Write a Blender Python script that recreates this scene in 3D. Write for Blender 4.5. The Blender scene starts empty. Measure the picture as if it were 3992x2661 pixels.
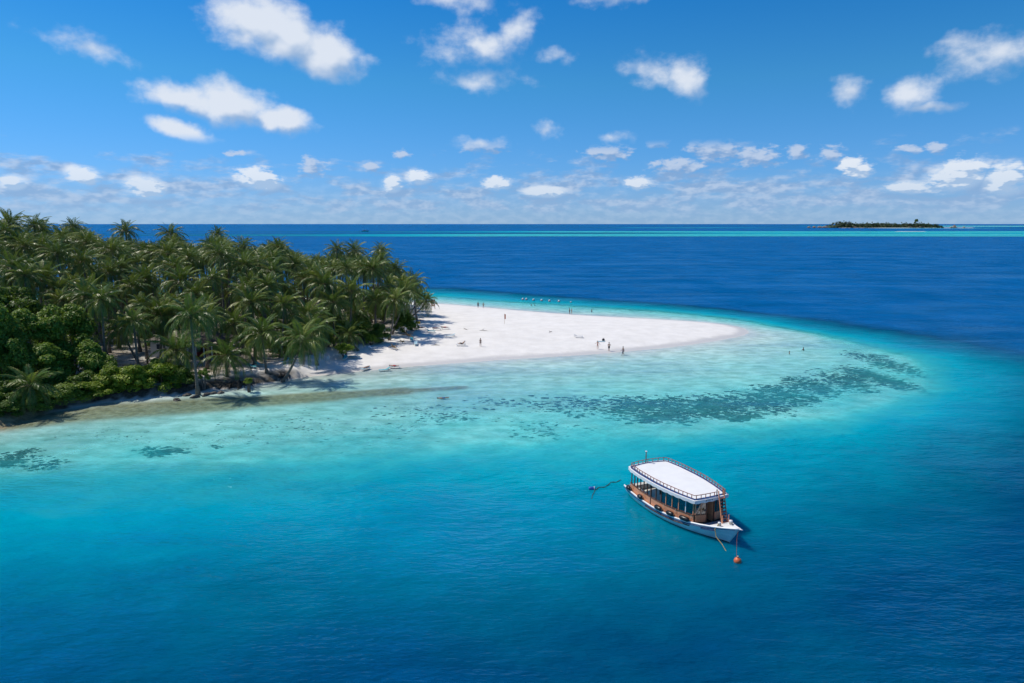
import bpy, bmesh, math, random
import numpy as np
from mathutils import Vector, Matrix, Euler

sc = bpy.context.scene
COL = sc.collection
PI = math.pi
rng = random.Random(7)

# ------------------------------------------------------------------ camera
cam_data = bpy.data.cameras.new('camera')
cam_data.sensor_width = 36.0
cam_data.lens = 24.0
cam_data.clip_start = 0.5
cam_data.clip_end = 120000.0
cam = bpy.data.objects.new('camera', cam_data)
COL.objects.link(cam)
cam.location = (0.0, 0.0, 25.0)
cam.rotation_euler = (math.radians(90.0 - 9.806), 0.0, 0.0)
sc.camera = cam

# ------------------------------------------------------------------ sun direction (from the left, a little behind the island)
SUN_EL = math.radians(56.0)
SUN_AZ = math.radians(-72.0)          # clockwise from +Y; minus = towards the left
SUN_DIR = Vector((math.sin(SUN_AZ) * math.cos(SUN_EL), math.cos(SUN_AZ) * math.cos(SUN_EL), math.sin(SUN_EL)))
sun_data = bpy.data.lights.new('sun', 'SUN')
sun_data.energy = 4.1
sun_data.angle = math.radians(0.53)
sun_data.color = (1.0, 0.935, 0.83)
sun = bpy.data.objects.new('sun', sun_data)
COL.objects.link(sun)
sun.location = (-60, 40, 90)
sun.rotation_euler = SUN_DIR.to_track_quat('Z', 'Y').to_euler()

# ------------------------------------------------------------------ render settings
sc.view_settings.view_transform = 'Standard'
sc.view_settings.look = 'None'
sc.view_settings.exposure = 0.0
sc.view_settings.gamma = 1.0
sc.view_settings.use_curve_mapping = False
sc.render.engine = 'CYCLES'
cy = sc.cycles
cy.max_bounces = 6
cy.diffuse_bounces = 2
cy.glossy_bounces = 2
cy.transmission_bounces = 3
cy.transparent_max_bounces = 10
cy.volume_bounces = 0
cy.caustics_reflective = False
cy.caustics_refractive = False
cy.sample_clamp_indirect = 4.0
cy.sample_clamp_direct = 1.8
cy.use_denoising = True
cy.use_adaptive_sampling = True
cy.adaptive_threshold = 0.016


def lin(r, g, b):
    """sRGB 0..255 -> linear rgba"""
    def f(c):
        c /= 255.0
        return c / 12.92 if c <= 0.04045 else ((c + 0.055) / 1.055) ** 2.4
    return (f(r), f(g), f(b), 1.0)


class NT:
    """small node-tree helper"""
    def __init__(self, tree):
        self.t = tree
        tree.nodes.clear()

    def n(self, typ, **kw):
        nd = self.t.nodes.new(typ)
        ins = kw.pop('ins', {})
        for k, v in kw.items():
            setattr(nd, k, v)
        for k, v in ins.items():
            self.set(nd, k, v)
        return nd

    def set(self, nd, k, v):
        if isinstance(v, bpy.types.NodeSocket):
            self.t.links.new(v, nd.inputs[k])
        elif isinstance(v, bpy.types.Node):
            self.t.links.new(v.outputs[0], nd.inputs[k])
        else:
            nd.inputs[k].default_value = v

    def math(self, op, a, b=None, c=None, clamp=False):
        nd = self.t.nodes.new('ShaderNodeMath')
        nd.operation = op
        nd.use_clamp = clamp
        self.set(nd, 0, a)
        if b is not None:
            self.set(nd, 1, b)
        if c is not None:
            self.set(nd, 2, c)
        return nd.outputs[0]

    def vmath(self, op, a, b=None, out=0):
        nd = self.t.nodes.new('ShaderNodeVectorMath')
        nd.operation = op
        self.set(nd, 0, a)
        if b is not None:
            self.set(nd, 1, b)
        return nd.outputs[out]

    def mix(self, fac, a, b, blend='MIX'):
        nd = self.t.nodes.new('ShaderNodeMix')
        nd.data_type = 'RGBA'
        nd.blend_type = blend
        nd.clamp_factor = True
        self.set(nd, 0, fac)
        self.set(nd, 6, a)
        self.set(nd, 7, b)
        return nd.outputs[2]

    def rng(self, v, a, b, c=0.0, d=1.0, smooth=False):
        nd = self.t.nodes.new('ShaderNodeMapRange')
        nd.interpolation_type = 'SMOOTHSTEP' if smooth else 'LINEAR'
        nd.clamp = True
        for i, x in enumerate((v, a, b, c, d)):
            self.set(nd, i, x)
        return nd.outputs[0]

    def noise(self, vec, scale, detail=4.0, rough=0.55, dist=0.0, lac=2.0, dims='3D'):
        nd = self.t.nodes.new('ShaderNodeTexNoise')
        nd.noise_dimensions = dims
        nd.normalize = True
        if vec is not None:
            self.set(nd, 'Vector', vec)
        for k, v in (('Scale', scale), ('Detail', detail), ('Roughness', rough), ('Distortion', dist), ('Lacunarity', lac)):
            self.set(nd, k, v)
        return nd.outputs[0]

    def noise2(self, *a, **k):
        return self.noise(*a, **k, dims='2D')

    def scale(self, vec, s, loc=(0, 0, 0), rot=(0, 0, 0)):
        nd = self.t.nodes.new('ShaderNodeMapping')
        nd.vector_type = 'POINT'
        self.set(nd, 0, vec)
        nd.inputs[1].default_value = loc
        nd.inputs[2].default_value = rot
        nd.inputs[3].default_value = s
        return nd.outputs[0]

    def ramp(self, fac, stops, interp='LINEAR'):
        nd = self.t.nodes.new('ShaderNodeValToRGB')
        cr = nd.color_ramp
        cr.interpolation = interp
        while len(cr.elements) < len(stops):
            cr.elements.new(0.5)
        for e, (p, c) in zip(cr.elements, stops):
            e.position = p
            e.color = c
        self.set(nd, 0, fac)
        return nd.outputs[0]


# ------------------------------------------------------------------ world: Nishita sky with fair-weather cumulus
world = bpy.data.worlds.new('World')
sc.world = world
world.use_nodes = True
W = NT(world.node_tree)
sky = W.n('ShaderNodeTexSky', sky_type='NISHITA')
sky.sun_disc = False
sky.sun_elevation = SUN_EL
sky.sun_rotation = SUN_AZ
sky.altitude = 0.0
sky.air_density = 1.0
sky.dust_density = 0.0
sky.ozone_density = 1.5
SKY_STRENGTH = 0.1
# clear-air colour: the polarised, saturated blue in view
hs = W.n('ShaderNodeHueSaturation', ins={'Hue': 0.5, 'Saturation': 1.0, 'Value': 1.0, 'Color': sky.outputs[0]})
sky_col = None

geo = W.n('ShaderNodeTexCoord')
dirv = W.vmath('NORMALIZE', geo.outputs['Generated'])
sx = W.n('ShaderNodeSeparateXYZ', ins={0: dirv})
az = W.math('MULTIPLY', W.math('ARCTAN2', sx.outputs[0], sx.outputs[1]), 57.2958)
el = W.math('MULTIPLY', W.math('ARCSINE', sx.outputs[2]), 57.2958)
sky_col = W.mix(1.0, hs.outputs[0], W.ramp(W.math('DIVIDE', el, 60.0, clamp=True), [(0.0, (0.31, 0.58, 1.25, 1)), (0.03, (0.30, 0.585, 1.22, 1)), (0.18, (0.2, 0.71, 1.1, 1)), (0.36, (0.02, 0.62, 1.2, 1)), (1.0, (0.34, 0.68, 1.0, 1))]), 'MULTIPLY')  # top stop, above the view, eased less blue to warm the fill light
# the same cloud field carries on round the whole sky (every 78 degrees)
azw = W.math('SUBTRACT', W.math('WRAP', az, 39.0, -39.0), 0.0)
P = W.n('ShaderNodeCombineXYZ', ins={0: azw, 1: el, 2: 0.0}).outputs[0]
PF = W.n('ShaderNodeCombineXYZ', ins={0: az, 1: el, 2: 0.0}).outputs[0]
warp = W.n('ShaderNodeTexNoise', ins={'Vector': PF, 'Scale': 0.55, 'Detail': 3.0, 'Roughness': 0.6})
warpv = W.vmath('MULTIPLY', W.vmath('SUBTRACT', warp.outputs['Color'], (0.5, 0.5, 0.5)), (1.9, 1.05, 0.0))
PW = W.vmath('ADD', P, warpv)


PWL = W.vmath('ADD', P, W.vmath('MULTIPLY', warpv, (0.3, 0.25, 0.0)))
TILTED = {}


def cloud_mask(lst, wgt, PW=PW):
    """soft union of ellipses (azimuth, elevation, half width, half height, tilt) in degrees; wgt at the middle, 0 at the rim"""
    acc = None
    for (a, e, ra, re, tilt) in lst:
        k = int(round(tilt / 8.0)) * 8
        key = (k, PW.node.name)
        if key not in TILTED:
            TILTED[key] = PW if k == 0 else W.scale(PW, (1, 1, 1), rot=(0, 0, -math.radians(k)))
        c, s_ = math.cos(-math.radians(k)), math.sin(-math.radians(k))
        a2, e2 = a * c - e * s_, a * s_ + e * c
        nd = W.n('ShaderNodeVectorMath', operation='MULTIPLY_ADD')
        W.set(nd, 0, TILTED[key])
        nd.inputs[1].default_value = (1 / ra, 1 / re, 0)
        nd.inputs[2].default_value = (-a2 / ra, -e2 / re, 0)
        ln = W.vmath('LENGTH', nd.outputs[0], out=1)
        acc = ln if acc is None else W.math('MINIMUM', acc, ln)
    return W.math('MULTIPLY_ADD', acc, -wgt, wgt)


CLOUDS_HIGH = [(-19.03, 14.48, 4.72, 2.67, -5), (-14.73, 12.79, 4.11, 2.37, -12), (-17.23, 13.61, 5.65, 2.45, -15), (-24.75, 8.84, 3.86, 1.36, -8), (-21.22, 8.71, 3.89, 2.0, -8), (-18.34, 7.86, 3.61, 1.31, -8), (-24.77, 6.62, 2.91, 0.91, -17)]
CLOUDS_MID = [(13.61, 11.01, 1.95, 1.72, -40), (28.97, 8.89, 2.09, 1.65, 10), (33.25, 10.79, 3.26, 1.75, -3), (-2.62, 13.75, 3.27, 1.34, 0)]
CLOUDS_FAINT = [(-30.57, 11.83, 3.44, 1.03, -13), (-3.14, 13.59, 4.48, 1.88, 0), (-0.03, 14.53, 2.75, 1.79, 30), (-2.29, 11.09, 3.82, 1.08, 0), (3.42, 12.87, 1.89, 0.93, 0), (11.43, 11.73, 3.61, 1.41, -8), (-3.95, 16.87, 5.11, 1.29, -5), (8.43, 16.73, 3.63, 0.86, 0), (2.6, 7.44, 1.4, 0.8, 0), (7.85, 6.78, 2.06, 0.53, 0), (-2.33, 6.34, 2.47, 0.67, 0), (25.24, 9.19, 1.69, 1.17, 0), (30.5, 7.83, 3.02, 0.4, 0)]
CLOUDS_BRIGHT = [(26.06, 4.02, 1.56, 0.92, -20), (32.45, 3.34, 2.17, 1.28, 15), (35.17, 3.01, 1.54, 1.3, 0), (29.65, 2.54, 1.96, 0.54, 0), (-19.85, 3.46, 2.17, 0.97, -6), (-31.48, 3.32, 1.21, 0.77, -8), (-7.64, 3.75, 1.19, 0.75, 0), (-9.74, 3.22, 1.04, 0.82, 0), (10.19, 3.21, 1.24, 0.68, 0), (-27.65, 2.58, 1.59, 0.92, -8), (2.64, 2.57, 2.13, 0.56, 0), (-1.28, 3.26, 1.43, 0.69, 0), (-35.49, 2.71, 0.96, 0.57, 0)]
CLOUDS_LOW = [(-2.33, 6.2, 2.33, 0.67, 0), (7.71, 5.55, 2.07, 0.8, -3), (15.98, 5.71, 2.45, 1.23, -10), (19.07, 5.04, 2.18, 0.96, -3), (13.39, 4.45, 2.53, 0.8, -3), (-15.78, 4.37, 1.32, 0.86, -5), (-8.81, 5.53, 0.9, 0.47, 0), (-11.42, 4.45, 1.23, 0.47, 0), (29.43, 5.15, 1.01, 0.36, 0), (31.0, 5.15, 0.82, 0.47, -20), (24.4, 5.01, 0.99, 0.81, 0), (22.0, 5.26, 1.03, 0.69, -20), (11.63, 6.31, 1.21, 0.59, 0), (-21.45, 5.21, 0.86, 0.32, 0)]


CW = 1.0 / SKY_STRENGTH


def cs(r, g, b, k=1.0):
    c = lin(r, g, b)
    return (c[0] * CW * k, c[1] * CW * k, c[2] * CW * k, 1.0)


# fair-weather clouds: soft union of shapes broken up by fractal noise; the side whose density falls towards the sun is lit
SH = (0.9, 1.25, 1.0)
fb = W.noise(W.scale(PF, SH), 0.42, 6.0, 0.57)
fb3 = W.noise(W.scale(PF, SH), 0.42, 2.0, 0.55)
fb2 = W.noise(W.scale(W.vmath('ADD', PF, (-0.8, 1.1, 0.0)), SH), 0.42, 2.0, 0.55)
PWS = W.vmath('ADD', PW, (-0.8, 1.1, 0.0))
main_m = W.math('MAXIMUM', cloud_mask(CLOUDS_HIGH, 1.45), cloud_mask(CLOUDS_MID, 1.0))
main_s = W.math('MAXIMUM', cloud_mask(CLOUDS_HIGH, 1.45, PWS), cloud_mask(CLOUDS_MID, 1.0, PWS))
base = W.math('MAXIMUM', main_m, cloud_mask(CLOUDS_FAINT, 0.72))
dens = W.math('ADD', base, W.math('MULTIPLY', W.math('SUBTRACT', fb, 0.5), 1.7))
a_high = W.rng(dens, -0.02, 1.0, 0.0, 0.94, True)
grad = W.math('ADD', W.math('SUBTRACT', W.math('MAXIMUM', main_m, -0.4), W.math('MAXIMUM', main_s, -0.4)), W.math('MULTIPLY', W.math('SUBTRACT', fb3, fb2), 1.7))
c_high = W.mix(W.rng(grad, -0.75, 0.3, 0.0, 1.0, True), cs(156, 184, 219), cs(226, 233, 244))

# rows of smaller cumulus near the horizon, finer and flatter with distance
SL = (0.75, 1.6, 1.0)
PWLS = W.vmath('ADD', PWL, (-0.3, 0.42, 0.0))
bright_m = cloud_mask(CLOUDS_BRIGHT, 1.5, PWL)
bright_s = cloud_mask(CLOUDS_BRIGHT, 1.5, PWLS)
low_m = W.math('MAXIMUM', cloud_mask(CLOUDS_LOW, 1.15, PWL), bright_m)
low_s = W.math('MAXIMUM', cloud_mask(CLOUDS_LOW, 1.15, PWLS), bright_s)
fl = W.noise(W.scale(PF, SL), 1.35, 5.0, 0.6)
fl3 = W.noise(W.scale(PF, SL), 1.35, 2.0, 0.55)
fl2 = W.noise(W.scale(W.vmath('ADD', PF, (-0.3, 0.42, 0.0)), SL), 1.35, 2.0, 0.55)
band = W.n('ShaderNodeFloatCurve')
W.set(band, 1, W.math('DIVIDE', el, 12.0, clamp=True))
cv = band.mapping.curves[0]
pts = [(0.0, 0.98), (0.10, 1.0), (0.20, 0.92), (0.30, 0.78), (0.40, 0.56), (0.52, 0.26), (0.7, 0.0), (1.0, 0.0)]
cv.points[0].location = pts[0]
cv.points[1].location = pts[-1]
for p in pts[1:-1]:
    cv.points.new(*p)
band.mapping.update()
band_n = W.noise(W.scale(PF, (0.33, 1.05, 1.0), loc=(3.0, 1.0, 2.0)), 0.9, 6.0, 0.58)
band_m = W.math('ADD', W.math('MULTIPLY', W.math('SUBTRACT', band_n, 0.5), 2.6), W.math('SUBTRACT', band.outputs[0], 0.55))
dens_l = W.math('MAXIMUM', W.math('ADD', low_m, W.math('MULTIPLY', W.math('SUBTRACT', fl, 0.5), 2.7)), W.math('MULTIPLY', band_m, 1.1))
a_low = W.math('MULTIPLY', W.rng(dens_l, -0.05, 0.74, 0.0, 0.82, True), W.rng(el, 0.1, 1.2, 0.35, 1.0))
a_low = W.math('MAXIMUM', a_low, W.rng(el, 0.0, 4.0, 0.5, 0.0))
grad_l = W.math('ADD', W.math('SUBTRACT', W.math('MAXIMUM', low_m, -0.3), W.math('MAXIMUM', low_s, -0.3)), W.math('MULTIPLY', W.math('SUBTRACT', fl3, fl2), 2.2))
lit_l = W.rng(grad_l, -0.5, 0.6, 0.0, 1.0, True)
bright = W.rng(bright_m, -0.15, 0.45, 0.0, 1.0, True)
c_low = W.mix(lit_l, cs(136, 168, 210), cs(196, 210, 232))
c_low = W.mix(bright, c_low, W.mix(W.rng(lit_l, 0.15, 0.6), cs(176, 198, 226), cs(243, 246, 250)))
c_low = W.mix(W.rng(el, 0.0, 4.5, 0.62, 0.0), c_low, cs(152, 187, 224))

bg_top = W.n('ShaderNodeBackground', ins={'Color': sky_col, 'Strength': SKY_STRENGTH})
bg_low = W.n('ShaderNodeBackground', ins={'Color': W.mix(a_low, sky_col, c_low), 'Strength': SKY_STRENGTH})
bg_high = W.n('ShaderNodeBackground', ins={'Color': W.mix(a_high, sky_col, c_high), 'Strength': SKY_STRENGTH})
m1 = W.n('ShaderNodeMixShader', ins={0: W.rng(el, 5.6, 6.6, 0.0, 1.0, True), 1: bg_low.outputs[0], 2: bg_high.outputs[0]})
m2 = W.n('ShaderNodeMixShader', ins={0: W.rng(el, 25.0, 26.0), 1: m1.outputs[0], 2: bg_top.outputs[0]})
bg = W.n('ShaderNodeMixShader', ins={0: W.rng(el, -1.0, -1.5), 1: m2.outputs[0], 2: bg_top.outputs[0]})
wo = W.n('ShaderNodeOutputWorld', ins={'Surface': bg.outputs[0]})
world.cycles.sampling_method = 'MANUAL'
world.cycles.sample_map_resolution = 512

# ------------------------------------------------------------------ helpers: objects, meshes, materials
def link(o, parent=None):
    COL.objects.link(o)
    if parent is not None:
        o.parent = parent
    return o


def tag(o, label=None, cat=None, group=None, kind=None):
    if label:
        o['label'] = label
    if cat:
        o['category'] = cat
    if group:
        o['group'] = group
    if kind:
        o['kind'] = kind
    return o


def empty(name, loc=(0, 0, 0), rz=0.0):
    o = bpy.data.objects.new(name, None)
    o.empty_display_size = 0.3
    COL.objects.link(o)
    o.location = loc
    o.rotation_euler = (0, 0, rz)
    return o


def fast_mesh(name, v, f):
    """mesh from vertex and equal-sided face arrays"""
    v = np.asarray(v, np.float32)
    f = np.asarray(f, np.int32)
    n, k = f.shape
    me = bpy.data.meshes.new(name)
    me.vertices.add(len(v))
    me.vertices.foreach_set('co', v.ravel())
    me.loops.add(n * k)
    me.loops.foreach_set('vertex_index', f.ravel())
    me.polygons.add(n)
    me.polygons.foreach_set('loop_start', np.arange(0, n * k, k, dtype=np.int32))
    me.update(calc_edges=True)
    return me


def copy_tree(o, parent=None):
    c = o.copy()
    COL.objects.link(c)
    c.parent = parent
    for ch in list(o.children):
        copy_tree(ch, c)
    return c


class MB:
    """collects geometry of ONE mesh object"""
    def __init__(self):
        self.v = []
        self.f = []

    def add(self, vs, fs):
        b = len(self.v)
        self.v.extend([tuple(p) for p in vs])
        self.f.extend([tuple(i + b for i in q) for q in fs])
        return self

    def box(self, c, s, rz=0.0, rot=None):
        hx, hy, hz = s[0] / 2, s[1] / 2, s[2] / 2
        R = rot if rot is not None else Matrix.Rotation(rz, 3, 'Z')
        vs = [Vector(c) + R @ Vector((x * hx, y * hy, z * hz)) for x, y, z in
              ((-1, -1, -1), (1, -1, -1), (1, 1, -1), (-1, 1, -1), (-1, -1, 1), (1, -1, 1), (1, 1, 1), (-1, 1, 1))]
        return self.add(vs, [(3, 2, 1, 0), (4, 5, 6, 7), (0, 1, 5, 4), (1, 2, 6, 5), (2, 3, 7, 6), (3, 0, 4, 7)])

    def tube(self, pts, rad, n=6, cap=True, flat=1.0):
        pts = [Vector(p) for p in pts]
        if not hasattr(rad, '__len__'):
            rad = [rad] * len(pts)
        vs, fs = [], []
        for i, p in enumerate(pts):
            a = pts[max(i - 1, 0)]
            b = pts[min(i + 1, len(pts) - 1)]
            t = (b - a).normalized()
            up = Vector((0, 0, 1)) if abs(t.z) < 0.92 else Vector((1, 0, 0))
            s = t.cross(up).normalized()
            u = s.cross(t).normalized()
            for k in range(n):
                w = 2 * PI * k / n + PI / n
                vs.append(p + s * math.cos(w) * rad[i] + u * math.sin(w) * rad[i] * flat)
        for i in range(len(pts) - 1):
            for k in range(n):
                k2 = (k + 1) % n
                fs.append((i * n + k, i * n + k2, (i + 1) * n + k2, (i + 1) * n + k))
        if cap:
            fs.append(tuple(reversed(range(n))))
            fs.append(tuple((len(pts) - 1) * n + k for k in range(n)))
        return self.add(vs, fs)

    def lathe(self, prof, c=(0, 0, 0), n=12, axis='Z', scale=(1, 1, 1)):
        vs, fs = [], []
        for r, z in prof:
            for k in range(n):
                w = 2 * PI * k / n
                p = (r * math.cos(w), r * math.sin(w), z)
                if axis == 'X':
                    p = (p[2], p[0], p[1])
                elif axis == 'Y':
                    p = (p[1], p[2], p[0])
                vs.append((c[0] + p[0] * scale[0], c[1] + p[1] * scale[1], c[2] + p[2] * scale[2]))
        for i in range(len(prof) - 1):
            for k in range(n):
                k2 = (k + 1) % n
                fs.append((i * n + k, i * n + k2, (i + 1) * n + k2, (i + 1) * n + k))
        fs.append(tuple(reversed(range(n))))
        fs.append(tuple((len(prof) - 1) * n + k for k in range(n)))
        return self.add(vs, fs)

    def mesh(self, name, mat=None, smooth=False):
        me = bpy.data.meshes.new(name)
        me.from_pydata(self.v, [], self.f)
        if mat is not None:
            me.materials.append(mat)
        if smooth:
            me.polygons.foreach_set('use_smooth', [True] * len(me.polygons))
        me.update()
        return me

    def build(self, name, mat=None, parent=None, smooth=False, loc=None, rz=None):
        o = bpy.data.objects.new(name, self.mesh(name, mat, smooth))
        link(o, parent)
        if loc is not None:
            o.location = loc
        if rz is not None:
            o.rotation_euler = (0, 0, rz)
        return o


def put(name, me, parent=None, loc=(0, 0, 0), rz=0.0, scale=None):
    o = bpy.data.objects.new(name, me)
    link(o, parent)
    o.location = loc
    o.rotation_euler = (0, 0, rz)
    if scale is not None:
        o.scale = (scale,) * 3 if not hasattr(scale, '__len__') else scale
    return o


def material(name, col, rough=0.6, var=0.12, scale=6.0, bump=0.0, bscale=30.0, spec=0.5, metal=0.0, dark=None, stretch=(1, 1, 1)):
    """plain painted / wooden / woven surface with a little uneven colour and relief"""
    m = bpy.data.materials.new(name)
    m.use_nodes = True
    T = NT(m.node_tree)
    tc = T.n('ShaderNodeTexCoord').outputs['Object']
    tc = T.scale(tc, stretch)
    nz = T.noise(tc, scale, 5.0, 0.6)
    d = dark if dark is not None else tuple(c * (1 - 2.2 * var) for c in col[:3]) + (1,)
    l = tuple(min(1.0, c * (1 + var)) for c in col[:3]) + (1,)
    c = T.mix(T.rng(nz, 0.3, 0.7), d, l)
    b = T.n('ShaderNodeBsdfPrincipled', ins={'Base Color': c, 'Roughness': rough, 'Metallic': metal, 'Specular IOR Level': spec})
    if bump > 0:
        bn = T.n('ShaderNodeBump', ins={'Strength': 0.6, 'Distance': bump, 'Height': T.noise(tc, bscale, 4.0, 0.6)})
        T.set(b, 'Normal', bn.outputs[0])
    T.n('ShaderNodeOutputMaterial', ins={0: b.outputs[0]})
    return m


# ------------------------------------------------------------------ sea bed and island relief
CONTOURS = [
     [(-65.6, 73.8), (-64.7, 78.9), (-63.2, 81.2), (-63.1, 85.6), (-61.9, 89.8), (-58.4, 93.9), (-53.5, 96.4), (-48.9, 98.7), (-43.9, 102.2), (-40.0, 104.2), (-37.2, 108.1), (-34.2, 110.0), (-29.2, 113.0), (-23.9, 115.8), (-17.5, 118.8), (-10.0, 121.8), (-2.1, 124.7), (6.1, 127.2), (14.7, 129.8), (23.7, 133.5), (33.5, 138.3), (41.3, 143.6), (48.6, 149.2), (53.1, 153.4), (55.4, 157.8), (56.2, 163.9), (53.2, 170.4), (47.8, 175.1), (37.5, 180.0), (26.6, 184.3), (15.1, 189.8), (3.0, 197.5), (-10.1, 207.0), (-24.4, 216.3), (-60.0, 232.0), (-110.0, 240.0), (-170.0, 225.0), (-215.0, 170.0), (-200.0, 110.0), (-150.0, 75.0)] ,
     [(-65.0, 70.9), (-61.3, 78.6), (-54.7, 84.8), (-46.1, 90.2), (-35.9, 94.9), (-24.5, 99.5), (-12.1, 105.1), (0.0, 109.4), (16.8, 114.8), (33.4, 121.1), (52.4, 129.4), (64.0, 140.4), (68.5, 151.6), (64.9, 161.1), (57.8, 171.2), (49.3, 180.9), (39.0, 187.0), (22.0, 196.5), (3.2, 205.9), (-10.5, 215.1), (-25.5, 226.4), (-57.1, 236.7), (-110.0, 245.5), (-173.4, 229.3), (-220.4, 171.0), (-205.0, 107.8), (-152.6, 70.1)] ,
     [(-63.2, 66.3), (-53.1, 67.5), (-44.5, 68.2), (-36.0, 69.5), (-27.2, 70.9), (-18.3, 73.0), (-8.8, 75.3), (1.2, 76.9), (11.7, 78.6), (22.8, 81.2), (35.4, 86.0), (50.1, 92.5), (62.9, 102.8), (71.1, 115.5), (74.3, 129.4), (72.2, 144.1), (69.4, 157.2), (63.3, 171.2), (56.2, 184.3), (40.9, 196.5), (23.1, 207.0), (3.3, 217.5), (-11.1, 227.7), (-26.9, 238.9), (-54.8, 240.5), (-110.0, 249.9), (-176.2, 232.7), (-224.7, 171.9), (-209.0, 106.0), (-154.7, 66.3)] ,
     [(-55.1, 57.1), (-45.4, 57.1), (-34.1, 57.6), (-22.9, 59.1), (-11.4, 61.6), (0.0, 64.5), (10.0, 66.9), (19.7, 69.5), (31.2, 75.3), (44.3, 81.2), (57.9, 90.2), (72.9, 105.7), (80.7, 121.1), (79.9, 136.3), (75.9, 149.8), (71.4, 161.8), (65.0, 175.9), (57.5, 188.8), (42.2, 202.7), (23.7, 212.7), (3.4, 223.8), (-11.3, 233.2), (-27.6, 244.9), (-53.1, 243.3), (-110.0, 253.2), (-178.2, 235.3), (-228.0, 172.5), (-212.1, 104.6), (-156.2, 63.4)] ,
     [(-46.6, 47.6), (-38.4, 47.6), (-25.5, 48.0), (-12.9, 50.1), (0.0, 52.0), (10.1, 54.4), (20.9, 59.1), (31.3, 64.5), (45.3, 73.8), (61.0, 86.0), (76.3, 100.0), (85.6, 113.7), (86.9, 130.7), (82.8, 144.6), (76.7, 159.8), (70.0, 174.3), (58.9, 193.6), (43.3, 208.2), (24.4, 218.7), (3.5, 230.4), (-28.4, 252.8), (-50.8, 247.0), (-110.0, 257.6), (-181.0, 238.7), (-232.3, 173.3), (-216.1, 102.9), (-158.3, 59.5)] ,
     [(-39.9, 40.2), (-32.9, 40.2), (-18.9, 40.2), (-8.0, 41.7), (3.8, 43.9), (13.8, 47.6), (26.0, 52.8), (40.1, 61.1), (58.8, 75.3), (79.3, 92.5), (94.0, 110.4), (96.9, 129.4), (92.9, 147.4), (85.3, 164.6), (77.0, 177.5), (65.8, 195.5), (50.7, 211.6), (25.5, 229.0), (3.7, 243.4), (-30.4, 270.3), (-46.3, 254.5), (-110.0, 266.4), (-186.5, 245.6), (-240.9, 174.9), (-224.1, 99.3), (-162.4, 51.7)] ,
     [(-34.4, 32.8), (-28.0, 33.5), (-13.7, 33.5), (0.0, 35.0), (14.3, 39.2), (29.4, 46.3), (44.1, 55.3), (86.5, 86.0), (108.7, 115.5), (108.2, 136.3), (101.9, 154.0), (91.3, 172.0), (81.8, 188.8), (63.6, 209.3), (46.7, 225.1), (19.3, 243.4), (-32.6, 290.4), (-39.4, 265.8), (-110.0, 279.6), (-194.7, 255.9), (-253.9, 177.4), (-236.2, 93.9), (-168.6, 40.1)] ,
]

CONTOUR_Z = [0.0, 0.6, 1.8, 4.0, 8.0, 16.0, 30.0]


def seg_dist(px, py, poly):
    d = np.full(px.shape, 1e18)
    n = len(poly)
    for i in range(n):
        ax, ay = poly[i]
        bx, by = poly[(i + 1) % n]
        ex, ey = bx - ax, by - ay
        L = ex * ex + ey * ey
        t = np.clip(((px - ax) * ex + (py - ay) * ey) / L, 0, 1)
        dx = px - ax - t * ex
        dy = py - ay - t * ey
        np.minimum(d, dx * dx + dy * dy, out=d)
    return np.sqrt(d)


def inside(px, py, poly):
    r = np.zeros(px.shape, bool)
    n = len(poly)
    for i in range(n):
        ax, ay = poly[i]
        bx, by = poly[(i + 1) % n]
        if ay == by:
            continue
        c = (ay > py) != (by > py)
        r ^= c & (px < (bx - ax) * (py - ay) / (by - ay) + ax)
    return r


def sstep(x, a, b):
    t = np.clip((x - a) / (b - a), 0, 1)
    return t * t * (3 - 2 * t)


def chaikin(poly, k=2):
    for _ in range(k):
        q = []
        n = len(poly)
        for i in range(n):
            a, b = poly[i], poly[(i + 1) % n]
            q.append((a[0] * .75 + b[0] * .25, a[1] * .75 + b[1] * .25))
            q.append((a[0] * .25 + b[0] * .75, a[1] * .25 + b[1] * .75))
        poly = q
    return poly


SMOOTH_C = [chaikin(c, 1) for c in CONTOURS]


def wob(x, y):
    return (np.sin(x * 0.31 + 1.3) * np.cos(y * 0.27 - 0.4) + 0.6 * np.sin(x * 0.71 - y * 0.53) + 0.4 * np.sin(x * 1.3 + y * 1.1 + 2.0))


def depth_land(px, py):
    """water depth (>0) or land height (<0, negated) in metres, before the far reefs"""
    shp = px.shape
    x, y = px.ravel(), py.ravel()
    near = (x > -330) & (x < 330) & (y > -60) & (y < 420)
    out = np.full(x.shape, 32.0)
    xs, ys = x[near], y[near]
    ins = [inside(xs, ys, c) for c in SMOOTH_C]
    dst = [seg_dist(xs, ys, c) for c in SMOOTH_C]
    o = np.full(xs.shape, 32.0)
    o[ins[6]] = 30.0
    for i in range(5, -1, -1):
        m = ins[i + 1]
        t = dst[i] / np.maximum(dst[i] + dst[i + 1], 1e-6)
        o = np.where(m, CONTOUR_Z[i] + (CONTOUR_Z[i + 1] - CONTOUR_Z[i]) * t, o)
    w = wob(xs, ys)
    o = o * (1 + 0.05 * w)
    # land
    s = dst[0]
    bank = sstep(-xs, 33, 39) * (ys < 150)
    slope = 0.085 + bank * 0.5
    h = 1.35 * (1 - np.exp(-s * slope / 1.35 * 1.25)) + 0.03 * w * sstep(s, 1, 6) + bank * 0.25 * sstep(s, 0.2, 1.0)
    o = np.where(ins[0], -h, o)
    out[near] = o
    return out.reshape(shp)


def ground_z(x, y):
    return float(-depth_land(np.array([x], float), np.array([y], float))[0])


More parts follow.
